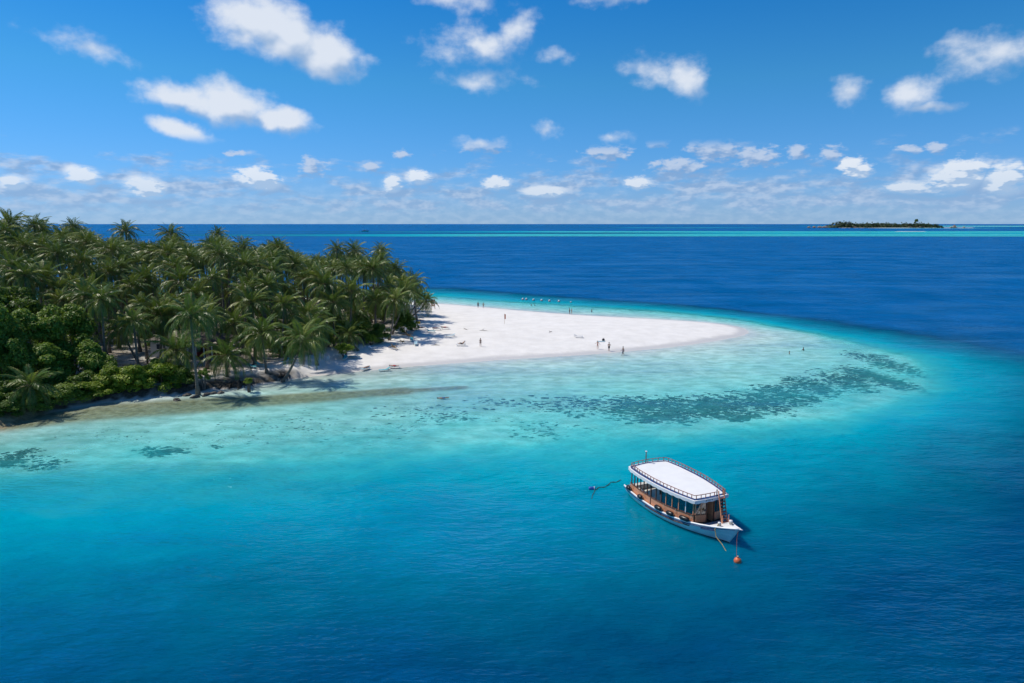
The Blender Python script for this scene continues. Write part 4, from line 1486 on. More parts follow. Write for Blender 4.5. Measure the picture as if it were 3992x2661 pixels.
    (-77.3, 107.4, -77.1, 108.2, 16.9, 1, ''),
    (-45.0, 171.7, -45.6, 172.0, 14.5, 0, ''),
    (-91.6, 140.0, -93.0, 139.7, 12.1, 0, ''),
    (-65.8, 191.4, -66.6, 191.0, 17.7, 0, ''),
    (-45.3, 193.5, -43.9, 192.5, 14.6, 0, ''),
    (-123.8, 200.0, -123.0, 200.7, 20.5, 0, ''),
    (-113.6, 203.6, -112.2, 203.7, 18.6, 0, ''),
    (-126.5, 213.0, -128.2, 213.8, 18.5, 0, ''),
    (-66.2, 130.4, -64.4, 131.1, 16.8, 0, ''),
    (-83.1, 147.5, -81.3, 147.4, 12.2, 0, ''),
    (-59.8, 197.1, -61.6, 196.7, 13.5, 0, ''),
    (-133.7, 187.9, -134.9, 187.7, 20.9, 0, ''),
    (-29.8, 176.5, -30.8, 175.8, 11.4, 0, ''),
    (-41.0, 118.7, -40.3, 119.6, 10.9, 1, ''),
    (-115.3, 179.1, -115.4, 178.8, 17.5, 0, ''),
    (-38.9, 193.0, -37.6, 193.3, 13.5, 0, ''),
    (-34.0, 172.9, -35.0, 171.9, 14.0, 0, ''),
    (-38.7, 155.7, -37.7, 155.6, 15.6, 0, ''),
    (-116.5, 190.2, -117.3, 190.8, 20.8, 0, ''),
    (-77.7, 214.1, -77.9, 215.0, 15.8, 0, ''),
    (-88.4, 140.0, -87.3, 139.6, 13.5, 0, ''),
    (-113.4, 157.5, -113.8, 156.8, 21.0, 0, ''),
    (-67.5, 140.4, -66.3, 140.9, 18.0, 0, ''),
    (-62.1, 159.8, -61.9, 160.6, 16.8, 0, ''),
    (-86.7, 120.8, -85.7, 120.0, 16.9, 0, ''),
    (-60.0, 205.9, -58.7, 205.6, 13.1, 0, ''),
    (-49.8, 109.0, -48.9, 108.8, 10.2, 1, ''),
    (-54.3, 140.1, -53.1, 140.9, 14.7, 0, ''),
    (-75.0, 171.8, -73.5, 171.7, 18.9, 0, ''),
    (-51.9, 171.5, -51.0, 170.8, 13.9, 0, ''),
    (-43.6, 161.0, -44.4, 160.9, 14.9, 0, ''),
    (-36.6, 142.8, -38.2, 143.1, 9.9, 0, ''),
    (-79.4, 204.1, -79.4, 203.6, 14.8, 0, ''),
    (-100.7, 145.2, -102.3, 144.7, 21.0, 0, ''),
    (-46.7, 130.1, -45.5, 130.0, 16.1, 0, ''),
    (-90.1, 127.0, -90.1, 127.1, 20.9, 0, ''),
    (-63.5, 180.9, -63.0, 180.1, 17.8, 0, ''),
    (-67.0, 214.6, -65.6, 214.6, 13.0, 0, ''),
    (-33.4, 137.3, -32.3, 137.0, 11.6, 1, ''),
    (-44.1, 141.6, -43.0, 141.2, 13.8, 0, ''),
    (-31.0, 141.9, -32.8, 141.5, 6.8, 1, ''),
    (-84.4, 138.0, -84.0, 138.2, 14.8, 0, ''),
    (-33.9, 163.2, -35.1, 162.7, 15.0, 0, ''),
    (-29.5, 144.7, -29.1, 144.9, 9.0, 1, ''),
    (-104.0, 142.1, -105.5, 142.1, 11.8, 0, ''),
    (-37.3, 148.9, -38.7, 148.9, 15.3, 0, ''),
    (-45.2, 148.3, -46.8, 148.7, 16.1, 0, ''),
    (-76.5, 198.4, -75.5, 198.1, 15.0, 0, ''),
    (-53.7, 146.1, -53.4, 146.4, 16.6, 0, ''),
    (-84.1, 107.2, -84.0, 107.0, 14.2, 1, ''),
    (-93.8, 199.6, -92.7, 199.9, 15.9, 0, ''),
    (-76.5, 182.5, -77.6, 182.7, 19.0, 0, ''),
    (-96.3, 123.0, -96.7, 122.8, 17.8, 0, ''),
    (-92.3, 147.6, -93.2, 147.7, 14.6, 0, ''),
    (-36.9, 134.4, -36.9, 134.7, 13.1, 1, ''),
    (-105.8, 214.5, -105.3, 215.3, 19.4, 0, ''),
    (-108.6, 153.8, -108.4, 153.0, 17.5, 0, ''),
    (-67.4, 208.5, -67.1, 209.0, 14.7, 0, ''),
    (-74.0, 123.3, -72.9, 122.7, 12.2, 0, ''),
    (-49.1, 121.8, -47.8, 122.6, 13.1, 0, ''),
    (-69.9, 116.2, -71.6, 115.5, 13.5, 1, ''),
    (-100.3, 209.9, -98.5, 209.7, 16.7, 0, ''),
    (-51.9, 103.6, -51.7, 103.5, 5.7, 1, ''),
    (-34.7, 131.1, -34.6, 131.5, 10.0, 1, ''),
    (-90.5, 131.0, -89.1, 130.7, 20.5, 0, ''),
    (-85.5, 163.8, -87.2, 164.3, 17.6, 0, ''),
    (-37.3, 167.6, -37.8, 167.1, 14.8, 0, ''),
    (-85.4, 133.6, -83.8, 134.2, 11.7, 0, ''),
    (-134.9, 197.9, -133.8, 197.5, 19.2, 0, ''),
    (-59.8, 154.8, -58.5, 154.9, 16.2, 0, ''),
    (-58.1, 140.3, -58.9, 141.3, 14.5, 0, ''),
    (-83.8, 191.8, -83.6, 191.1, 18.4, 0, ''),
    (-131.7, 182.3, -133.0, 182.7, 21.8, 0, ''),
    (-119.2, 214.8, -118.2, 214.5, 17.1, 0, ''),
    (-28.6, 181.6, -27.8, 181.2, 7.6, 0, ''),
    (-50.0, 139.4, -49.1, 140.3, 17.8, 0, ''),
    (-84.4, 204.2, -85.4, 203.9, 17.7, 0, ''),
    (-43.4, 112.5, -43.2, 112.7, 5.9, 1, ''),
    (-81.1, 162.3, -81.9, 163.0, 19.0, 0, ''),
    (-134.7, 176.8, -135.0, 177.7, 17.5, 0, ''),
    (-134.7, 212.7, -134.2, 213.4, 22.2, 0, ''),
    (-80.4, 209.5, -81.5, 209.4, 14.9, 0, ''),
    (-122.3, 211.3, -123.0, 211.9, 18.2, 0, ''),
    (-61.2, 165.5, -59.7, 164.9, 16.3, 0, ''),
    (-55.8, 199.5, -56.2, 199.2, 12.8, 0, ''),
    (-63.9, 148.8, -63.8, 149.3, 19.2, 0, ''),
    (-68.8, 149.2, -69.6, 148.7, 17.8, 0, ''),
    (-127.4, 201.6, -127.7, 201.4, 22.2, 0, ''),
    (-82.7, 125.0, -84.1, 124.0, 15.6, 0, ''),
    (-76.8, 132.3, -75.3, 131.8, 16.8, 0, ''),
    (-36.6, 202.4, -35.9, 202.4, 11.5, 0, ''),
    (-109.5, 208.3, -108.5, 208.9, 16.8, 0, ''),
    (-112.7, 192.3, -111.6, 192.8, 17.5, 0, ''),
    (-49.5, 131.6, -51.2, 131.4, 17.2, 0, ''),
    (-105.5, 201.9, -105.6, 201.0, 16.2, 0, ''),
    (-120.6, 174.3, -119.3, 173.6, 20.8, 0, ''),
    (-90.1, 151.6, -89.6, 152.6, 18.9, 0, ''),
    (-29.9, 148.8, -30.3, 149.0, 15.2, 1, ''),
    (-100.9, 131.5, -102.2, 131.3, 21.3, 0, ''),
    (-57.6, 136.4, -56.4, 136.5, 17.9, 0, ''),
    (-103.6, 184.0, -104.0, 184.1, 18.4, 0, ''),
    (-71.0, 185.8, -71.5, 186.3, 15.4, 0, ''),
    (-71.6, 131.8, -70.8, 131.6, 14.6, 0, ''),
    (-61.1, 191.9, -61.1, 192.7, 15.2, 0, ''),
    (-38.8, 126.2, -37.4, 125.8, 6.7, 1, ''),
    (-107.9, 136.6, -108.5, 136.7, 21.3, 0, ''),
    (-47.4, 194.5, -49.2, 194.1, 14.7, 0, ''),
    (-88.2, 110.6, -87.7, 110.3, 11.9, 1, ''),
    (-97.9, 197.6, -97.4, 197.4, 18.8, 0, ''),
    (-57.5, 160.5, -55.7, 159.8, 18.0, 0, ''),
    (-97.9, 160.6, -97.1, 161.5, 19.2, 0, ''),
    (-54.7, 169.2, -55.8, 168.6, 17.2, 0, ''),
    (-71.3, 164.9, -70.0, 165.7, 19.2, 0, ''),
    (-54.2, 154.8, -52.9, 153.9, 17.5, 0, ''),
]

HOUSE_A, HOUSE_B = (-64.0, 118.9), (-59.6, 117.5)

pr_ = random.Random(21)


def palm_label(x, y, z, near):
    """where in the grove the palm stands, named by what one can find there"""
    side = x / y
    zone = ('at the left end of the grove' if side < -0.62 else 'above the left corner trees' if side < -0.52 else 'behind the pale house' if side < -0.40 else 'behind the dark bank' if side < -0.30
            else 'above the bare grey bush' if side < -0.215 else 'towards the right tip of the grove')
    row = 'front row' if near else ('back row' if y > 178 else 'second-last rows' if y > 158 else 'middle rows')
    size = 'tall' if z > 17 else 'mid-height' if z > 12 else 'low'
    return '%s coconut palm in the %s %s' % (size, row, zone)


for (bx, by, cx, cyy, cz, near, lab) in PALMS:
    gz = max(ground_z(bx, by), 0.15) - 0.12
    root = empty('coconut_palm', (bx, by, gz))
    if lab:
        tag(root, lab, 'palm tree', 'coconut palms of the grove')
    else:
        tag(root, palm_label(cx, cyy, cz, near), 'palm tree', 'coconut palms of the grove')
    top = Vector((cx - bx, cyy - by, cz - gz))
    # trunk: leaves the ground leaning, straightens upwards
    m = MB()
    pts, rad = [], []
    r0 = 0.17 + 0.004 * top.z
    for i in range(9):
        t = i / 8
        k = 1 - (1 - t) ** 1.5
        pts.append((top.x * k, top.y * k, top.z * t))
        rad.append((r0 * 1.9 if i == 0 else r0 * 1.15 if i == 1 else r0 * (1 - 0.35 * t)))
    m.tube(pts, rad, 7)
    m.build('trunk', M_trunk, root, True)
    rr = random.Random(int(bx * 31 + by * 17))
    sc_ = rr.uniform(0.84, 1.14) if lab else rr.uniform(0.72, 1.08)
    if near:
        put('leaf_sheath', heart_me, root, top, rr.uniform(0, 6), sc_)
        if cz > 7:
            tag(put('coconuts', nut_me, root, top, rr.uniform(0, 6), sc_), kind='stuff')
        for (age, az_, s) in crown_plan(rr, 30):
            ai = min(len(AGES) - 1, int(round(age / 1.04 * (len(AGES) - 1))))
            o = put('frond', FRONDS[ai][rr.randrange(2)], root, top, 0.0, s * sc_)
            o.rotation_euler = (rr.uniform(-0.10, 0.10), rr.uniform(-0.12, 0.12), az_)
        for k in range(rr.choice((1, 2, 3))):
            o = put('dead_frond', DEAD[k % 2], root, top + Vector((0, 0, -0.25)), 0.0, sc_)
            o.rotation_euler = (0, 0.15, rr.uniform(0, 6.28))
    else:
        put('crown', CROWNS[rr.randrange(len(CROWNS))], root, top, rr.uniform(0, 6.28), sc_ * 0.98)

RING_STAND = (-22.4, 192.8)
FLAG_POST = (-1.8, 162.0)
BAG = (19.2, 141.4)
TOWEL = (18.6, 140.7)
ARMCHAIR = (-32.9, 119.8)
YELLOW_TOWEL = (-21.9, 157.9)
SEEDLINGS = [(-21.8, 141.8), (-23.0, 130.5), (-22.3, 136.4)]
DRIFT = [(-6.5, 151.6), (8.6, 150.2), (-10.5, 153.4), (-15.3, 134.8)]

M_seed = material('yellow_young_frond', (0.30, 0.17, 0.03, 1), 0.5, 0.2, 3.0)
for i, (x, y) in enumerate(SEEDLINGS):
    z = ground_z(x, y)
    root = empty('palm_seedling', (x, y, z))
    tag(root, ('tall yellowing palm seedling growing beside the turquoise loungers', 'orange palm seedling nearest the water on the shaded sand', 'small orange palm seedling between two larger ones')[i], 'seedling', 'palm seedlings planted on the sand')
    h = (1.6, 1.2, 0.9)[i]
    m = MB()
    m.tube([(0, 0, -0.05), (0.02, 0, h * 0.5)], [0.04, 0.025], 5)
    m.build('stem', M_bark, root)
    for k in range(6):
        mb, tg = MB(), new_tags()
        frond_geo(mb, tg, 0.1 + 0.08 * k, fr_, h * 0.9, Matrix.Rotation(k * 2.4, 4, 'Z'), 0, 0, 8)
        me = mb.mesh('leaf', M_seed)
        put('leaf', me, root, (0.02, 0, h * 0.35))

# ------------------------------------------------------------------ broadleaf shrubs and trees
def leaf_material(name, c0, c1, c2):
    m = bpy.data.materials.new(name)
    m.use_nodes = True
    T = NT(m.node_tree)
    at_ = T.n('ShaderNodeAttribute', attribute_name='tint').outputs['Fac']
    oi = T.n('ShaderNodeObjectInfo').outputs['Random']
    v = T.math('ADD', T.math('MULTIPLY', at_, 0.8), T.math('MULTIPLY', oi, 0.2))
    col = T.ramp(v, [(0.0, c0), (0.5, c1), (1.0, c2)])
    b = T.n('ShaderNodeBsdfPrincipled', ins={'Base Color': col, 'Roughness': 0.5, 'Specular IOR Level': 0.35})
    tr = T.n('ShaderNodeBsdfTranslucent', ins={'Color': T.mix(0.4, col, (0.2, 0.3, 0.02, 1))})
    mx = T.n('ShaderNodeMixShader', ins={0: 0.4, 1: b.outputs[0], 2: tr.outputs[0]})
    T.n('ShaderNodeOutputMaterial', ins={0: mx.outputs[0]})
    return m


LEAFM = [leaf_material('dark_glossy_leaf', (0.05, 0.105, 0.015, 1), (0.11, 0.20, 0.026, 1), (0.21, 0.31, 0.045, 1)),
         leaf_material('green_leaf', (0.075, 0.15, 0.018, 1), (0.17, 0.28, 0.035, 1), (0.30, 0.40, 0.07, 1)),
         leaf_material('lime_leaf', (0.10, 0.18, 0.014, 1), (0.25, 0.35, 0.03, 1), (0.42, 0.50, 0.07, 1))]


def leafy_crown(seed, mat, n=11000, leaf=0.12):
    """unit-radius crown of clumped leaves"""
    r = np.random.RandomState(seed)
    nb = 40
    d = r.normal(size=(nb, 3))
    d /= np.linalg.norm(d, axis=1)[:, None]
    d[:, 2] = np.where(d[:, 2] < -0.55, -d[:, 2], d[:, 2])
    cen = d * r.uniform(0.30, 0.86, nb)[:, None]
    rad = r.uniform(0.13, 0.32, nb)
    bi = r.randint(0, nb, n)
    q = r.normal(size=(n, 3))
    q /= np.linalg.norm(q, axis=1)[:, None]
    q[:, 2] = np.where((q[:, 2] < -0.3) & (r.rand(n) < 0.6), -q[:, 2], q[:, 2])
    p = cen[bi] + q * (rad[bi] * r.uniform(0.72, 1.06, n))[:, None]
    nrm = q + r.normal(scale=0.55, size=(n, 3)) + np.array([0, 0, 0.35])
    nrm /= np.linalg.norm(nrm, axis=1)[:, None]
    a = np.cross(nrm, r.normal(size=(n, 3)))
    a /= np.linalg.norm(a, axis=1)[:, None]
    b = np.cross(nrm, a)
    s = leaf * 0.36 * r.uniform(0.6, 1.25, n)[:, None]
    v = np.stack([p - a * s, p + b * s * 0.62, p + a * s, p - b * s * 0.62], 1).reshape(-1, 3)
    me = bpy.data.meshes.new('crown')
    me.vertices.add(4 * n)
    me.vertices.foreach_set('co', v.astype(np.float32).ravel())
    me.loops.add(4 * n)
    me.loops.foreach_set('vertex_index', np.arange(4 * n, dtype=np.int32))
    me.polygons.add(n)
    me.polygons.foreach_set('loop_start', np.arange(0, 4 * n, 4, dtype=np.int32))
    me.update(calc_edges=True)
    at_ = me.attributes.new('tint', 'FLOAT', 'POINT')
    tint = np.clip(r.rand(nb)[bi] * 0.55 + r.rand(n) * 0.45, 0, 1)
    at_.data.foreach_set('value', np.repeat(tint, 4).astype(np.float32))
    me.materials.append(mat)
    return me


LEAFY = [[leafy_crown(100 + 10 * i + k, LEAFM[i]) for k in range(3)] for i in range(3)]
SHRUBS = [(-76.15, 103, 11.83, 3.97, 2.98, 0), (-70.26, 99, 8.67, 3.58, 3.2, 1), (-67.28, 102, 8.44, 3.82, 3.62, 1), (-67.28, 96, 4.73, 4.13, 2.75, 1), (-63.51, 99.5, 4.65, 2.98, 2.72, 1), (-69.06, 91, 5.3, 3.09, 3.68, 0), (-60.94, 99, 3.43, 2.97, 2.32, 1), (-65.95, 88.5, 2.58, 2.32, 2.21, 0), (-58.5, 97.8, 1.6, 2.82, 2.05, 2), (-56.0, 99.0, 1.05, 3.37, 2.07, 2), (-52.72, 100.2, 1.03, 2.89, 2.23, 2), (-63.43, 93.5, 2.25, 2.2, 1.47, 0), (-72.26, 93, 9.17, 3.61, 4.21, 0), (-84.37, 112, 12.49, 4.3, 2.15, 0), (-65.03, 91.5, 0.58, 2.77, 1.56, 0), (-61.78, 95, 0.74, 2.87, 1.62, 0), (-65.1, 85, 0.58, 2.47, 1.46, 0), (-58.6, 96.4, 0.12, 2.53, 1.27, 2), (-50.35, 101, 0.23, 2.38, 1.46, 0), (-64.34, 87.5, 0.46, 2.88, 1.38, 1), (-62.66, 92, 0.44, 3.02, 1.33, 1), (-59.83, 94.8, 0.34, 2.86, 1.37, 2), (-23.53, 148.6, 3.29, 2.48, 2.27, 0), (-22.33, 152.1, 1.99, 1.33, 1.33, 0), (-26.98, 136.7, 2.71, 2.09, 1.79, 0), (-28.13, 134.4, 2.09, 1.18, 1.18, 2), (-30.77, 123.1, 2.28, 1.53, 1.17, 2), (-40.85, 124.0, 2.58, 1.45, 1.27, 1), (-40.0, 147.9, 4.8, 1.72, 1.93, 1), (-34.42, 147.9, 4.8, 1.5, 1.72, 1), (-46.39, 139.0, 3.77, 1.41, 1.41, 1), (-35.54, 130.0, 3.03, 1.14, 1.52, 1), (-39.6, 100.1, 1.64, 0.63, 0.46, 2), (-46.68, 100.8, 2.32, 0.89, 0.89, 1), (-26.98, 161.1, 2.99, 1.4, 1.17, 0), (-31.99, 145.3, 3.45, 1.48, 1.27, 0), (-39.68, 130.0, 3.61, 1.14, 1.52, 0), (-46.16, 128.0, 3.94, 1.31, 1.12, 0)]

SHL = ['dark green broadleaf tree towering at the left edge, behind the others', 'green broadleaf tree top in the left corner mass, bright leaves',
       'broadleaf tree next to the palms in the left corner mass', 'wide green broadleaf tree low in the left corner', 'green leafy shrub with pale tips beside the pale house clearing',
       'dark broadleaf tree at the left frame edge over the water', 'loose yellow-green shrub left of the bank bushes', 'dark shrub overhanging the water at the left frame edge',
       'lime green bush on the bank, leftmost of the three bright ones', 'lime green bush on the bank, middle of the three bright ones', 'lime green bush on the bank, rightmost of the three bright ones',
       'dark low shrub behind the small shaded palm at the water', 'tall dark broadleaf tree cut by the left frame edge', 'dark broadleaf crown behind the left corner trees', 'dark bush hanging over the bank beside the small shaded palm', 'dark bush on the bank left of the bright bushes', 'lowest dark bush at the left frame edge, touching the water', 'low lime shrub at the waterline below the bright bushes', 'dark bush right of the bright bushes on the bank', 'green bush leaning over the water at the left, beside the small shaded palm', 'green bush leaning over the water right of the small shaded palm', 'lime bush touching the water left of the bright bank bushes',
       'large glossy green bush at the right end of the grove on the sand', 'small glossy bush at the rightmost edge of the grove', 'dark round bush below the full crowned palm',
       'small bright bush in front of the dark round bush', 'bright leafy bush in front of the bare grey bush', 'leafy bush behind the leaning palm trunk', 'green undergrowth tree left of the palm trunks in mid grove',
       'green undergrowth tree between the palm trunks in mid grove', 'green undergrowth behind the leaning palm trunk', 'undergrowth bush under the brown skirted palm', 'small lime bush on the dark bank below the low palm',
       'shrub at the foot of the curved palm trunk', 'dark undergrowth behind the glossy green bush', 'dark undergrowth below the brown skirted palm', 'dark undergrowth behind the dark trunked palm', 'dark undergrowth behind the turquoise loungers']
sr = random.Random(5)
for i, (x, y, z, rx, rz, st) in enumerate(SHRUBS):
    gz = max(ground_z(x, y), -0.2)
    root = empty('broadleaf_tree' if z + rz > 5.0 else 'leafy_bush', (x, y, gz))
    tag(root, SHL[i], 'tree' if z + rz > 5.0 else 'bush', 'broadleaf trees and bushes of the island')
    zc = max(z - gz, rz * 0.4)
    o = put('crown', LEAFY[st][sr.randrange(3)], root, (0, 0, zc), sr.uniform(0, 6.28), (rx * 1.35, rx * 1.2, rz * 1.3))
    m = MB()
    for k in range(4):
        a = k * 1.6 + sr.uniform(0, 1)
        m.tube([(0.12 * math.cos(a), 0.12 * math.sin(a), -0.15), (0.35 * rx * math.cos(a), 0.35 * rx * math.sin(a), zc * 0.6), (0.55 * rx * math.cos(a), 0.55 * rx * math.sin(a), zc + 0.2 * rz)], [0.10 + 0.02 * rx, 0.07, 0.03], 5)
    m.build('trunk', M_bark, root)

# dense undergrowth on the grove floor: one mass
ur = np.random.RandomState(12)
uv, uf = [], []
nu = 0
src_me = [LEAFY[0][k] for k in range(3)]
SV = []
for me_ in src_me:
    a_ = np.empty(len(me_.vertices) * 3, np.float32)
    me_.vertices.foreach_get('co', a_)
    a_ = a_.reshape(-1, 4, 3)
    SV.append(a_[::5])
cnt = 0
while cnt < 120:
    x, y = ur.uniform(-125, -28), ur.uniform(92, 205)
    px_, py_ = np.array([x]), np.array([y])
    if not inside(px_, py_, GROVE_POLY)[0] or seg_dist(px_, py_, GROVE_POLY)[0] < 4.5:
        continue
    if -75 < x < -48 and 100 < y < 130:
        continue
    q = SV[cnt % 3]
    back = y > 160
    s = np.array([ur.uniform(3, 5.5), ur.uniform(3, 5), ur.uniform(3.2, 5.0) if back else ur.uniform(1.6, 3.2)])
    a = ur.uniform(0, 6.28)
    c, sn = math.cos(a), math.sin(a)
    v = q.reshape(-1, 3) * s
    v = np.stack([v[:, 0] * c - v[:, 1] * sn + x, v[:, 0] * sn + v[:, 1] * c + y, v[:, 2] + 1.2 + s[2] * 0.55], -1)
    uv.append(v)
    uf.append(np.arange(len(v)).reshape(-1, 4) + nu)
    nu += len(v)
    cnt += 1
me = fast_mesh('undergrowth', np.concatenate(uv), np.concatenate(uf))
at_ = me.attributes.new('tint', 'FLOAT', 'POINT')
at_.data.foreach_set('value', np.repeat(ur.rand(nu // 4), 4).astype(np.float32))
me.materials.append(LEAFM[0])
tag(link(bpy.data.objects.new('undergrowth', me)), 'dark leafy undergrowth between the palm trunks', 'undergrowth', None, 'stuff')

BARE_BUSH = (-35.8, 137.8)

root = empty('bare_bush', (BARE_BUSH[0], BARE_BUSH[1], ground_z(*BARE_BUSH)))
tag(root, 'bare grey leafless bush of tangled twigs between the palms', 'bush')
br = random.Random(9)
m = MB()


def twig(p, d, L, r, lev):
    pts = [p]
    q = p
    for k in range(3):
        d = (d + Vector((br.uniform(-.35, .35), br.uniform(-.35, .35), br.uniform(-.25, .25)))).normalized()
        q = q + d * L / 3
        pts.append(q)
    m.tube(pts, [r, r * 0.8, r * 0.65, r * 0.45], 3, cap=False)
    if lev < 3:
        for k in range(4):
            twig(pts[br.randrange(1, 4)], (d + Vector((br.uniform(-1, 1), br.uniform(-1, 1), br.uniform(-.5, .8)))).normalized(), L * 0.68, r * 0.6, lev + 1)


for k in range(7):
    a = k * 0.9
    twig(Vector((0.15 * math.cos(a), 0.15 * math.sin(a), -0.05)), Vector((0.8 * math.cos(a), 0.8 * math.sin(a), 1.0)).normalized(), 1.9, 0.06, 0)
m.build('twigs', material('bleached_twig', (0.34, 0.30, 0.27, 1), 0.9, 0.15, 5.0), root)

# ------------------------------------------------------------------ house behind the palms
M_wall = material('pale_render', (0.62, 0.58, 0.54, 1), 0.85, 0.06, 1.5, 0.01, 8.0)
M_shingle = material('grey_shingle', (0.11, 0.095, 0.08, 1), 0.85, 0.25, 3.0, 0.03, 9.0)
M_plinth = material('concrete_paving', (0.42, 0.40, 0.36, 1), 0.9, 0.1, 2.0)
hx, hy = HOUSE_A
ang = math.atan2(HOUSE_B[1] - HOUSE_A[1], HOUSE_B[0] - HOUSE_A[0]) + 0.12
hz_ = ground_z(hx, hy)
house = empty('beach_house', (hx, hy, hz_), ang)
tag(house, 'low pale rendered house half hidden behind the palm trunks', 'house')
HW, HD_, HH = 6.2, 7.0, 3.1
for (c, s) in (((HW / 2, 0.1, HH / 2), (HW, 0.2, HH)), ((HW / 2, HD_, HH / 2), (HW, 0.2, HH)), ((0.1, HD_ / 2, HH / 2), (0.2, HD_ - 0.25, HH)), ((HW - 0.1, HD_ / 2, HH / 2), (0.2, HD_ - 0.25, HH))):
    m = MB()
    m.box(c, s)
    m.build('wall', M_wall, house)
m = MB()
m.box((HW / 2 + 2.2, HD_ / 2 - 0.6, 0.06), (HW + 9.0, HD_ + 5.0, 0.12))
m.build('terrace', M_plinth, house)
rf = MB()
o_ = 0.8
rf.add([(-o_, -o_, HH), (HW + 6.2, -o_, HH), (HW + 6.2, HD_ + o_, HH), (-o_, HD_ + o_, HH), (2.6, HD_ / 2, HH + 1.3), (HW + 3.2, HD_ / 2, HH + 1.3)],
       [(0, 1, 5, 4), (1, 2, 5), (2, 3, 4, 5), (3, 0, 4), (3, 2, 1, 0)])
rf.build('roof', M_shingle, house)
for k in range(4):
    m = MB()
    m.box((HW + 1.2 + k * 1.55, 0.0, HH / 2), (0.16, 0.16, HH))
    m.build('veranda_post', M_white, house)
m = MB()
m.box((-0.012, 1.5, 1.25), (0.05, 0.9, 2.3))
dr = m.build('door', M_dark, house)
m = MB()
m.box((-0.06, 1.15, 1.2), (0.05, 0.04, 0.14))
m.build('handle', M_grey, dr)
for k in range(2):
    m = MB()
    m.box((1.7 + k * 2.6, -0.02, 2.0), (1.0, 0.06, 1.0))
    w = m.build('window', M_white, house)
    m = MB()
    m.box((1.7 + k * 2.6, -0.06, 2.0), (0.86, 0.02, 0.86))
    m.build('pane', M_glass, w)
m = MB()
m.box((HW + 3.6, 3.4, 1.1), (5.5, 0.1, 2.2))
m.build('veranda_wall', M_woodd, house)
m = MB()
m.box((HW + 2.6, 1.4, 0.55), (1.2, 0.6, 0.9))
tag(m.build('red_locker', material('red_paint', (0.35, 0.03, 0.02, 1), 0.5)), 'small red locker on the veranda of the pale house', 'locker')
bpy.data.objects['red_locker'].matrix_world = Matrix.Translation((hx, hy, hz_ + 0.03)) @ Matrix.Rotation(ang, 4, 'Z')

# handcart by the house
CART = (-58.7, 111.0)
CART_PERSON = (-60.0, 110.8)

M_green = material('green_paint', (0.02, 0.13, 0.035, 1), 0.5, 0.2, 3.0)
cz_ = ground_z(*CART)
cart = empty('handcart', (CART[0], CART[1], cz_), -0.05)
tag(cart, 'green handcart in the shade in front of the pale house', 'cart')
m = MB()
m.box((0.2, 0, 0.78), (1.5, 0.8, 0.08))
for (c, s) in (((0.2, 0.38, 1.05), (1.5, 0.04, 0.5)), ((0.2, -0.38, 1.05), (1.5, 0.04, 0.5)), ((-0.53, 0, 1.05), (0.04, 0.74, 0.5)), ((0.93, 0, 1.05), (0.04, 0.74, 0.5))):
    m.box(c, s)
m.build('box_body', M_green, cart)
for s in (-1, 1):
    m = MB()
    m.lathe([(0.28, -0.04), (0.36, -0.03), (0.36, 0.03), (0.28, 0.04)], (0.25, s * 0.5, 0.36), 14, 'Y')
    m.build('wheel', M_rub, cart)
    m = MB()
    m.tube([(-0.5, s * 0.25, 0.85), (-1.15, s * 0.25, 1.0)], 0.025, 5)
    m.build('handle', M_grey, cart)
m = MB()
m.tube([(0.25, -0.5, 0.36), (0.25, 0.5, 0.36)], 0.03, 5)
m.tube([(0.25, -0.3, 0.36), (0.25, -0.3, 0.76)], 0.03, 5)
m.tube([(0.25, 0.3, 0.36), (0.25, 0.3, 0.76)], 0.03, 5)
m.build('axle', M_grey, cart)

# ------------------------------------------------------------------ eroded bank: roots and stones along the left shore
LOGS = [(-48.0, 97.9), (-46.2, 96.8), (-45.3, 97.6), (-44.6, 99.1), (-43.6, 99.4), (-48.1, 95.1), (-61.0, 95.1), (-62.4, 94.5), (-64.8, 89.3), (-59.6, 94.5), (-48.3, 100.3), (-45.2, 98.5)]

BANK_ROOTS = [(-41.4, 106.2), (-40.2, 106.5), (-38.9, 107.0), (-37.7, 107.9), (-44.4, 102.1), (-43.1, 102.3), (-42.0, 103.1), (-37.6, 109.0)]

M_stone = material('wet_dark_stone', (0.075, 0.068, 0.058, 1), 0.7, 0.35, 3.0, 0.05, 5.0)
M_root = material('dark_root', (0.06, 0.045, 0.032, 1), 0.8, 0.3, 4.0)
lr = random.Random(14)


def rock_mesh(seed):
    r = random.Random(seed)
    bm = bmesh.new()
    bmesh.ops.create_icosphere(bm, subdivisions=2, radius=1.0)
    for v in bm.verts:
        k = 1 + r.uniform(-0.22, 0.2)
        v.co = Vector((v.co.x * k, v.co.y * k * 0.8, v.co.z * k * 0.55))
    me = bpy.data.meshes.new('stone')
    bm.to_mesh(me)
    bm.free()
    me.materials.append(M_stone)
    return me


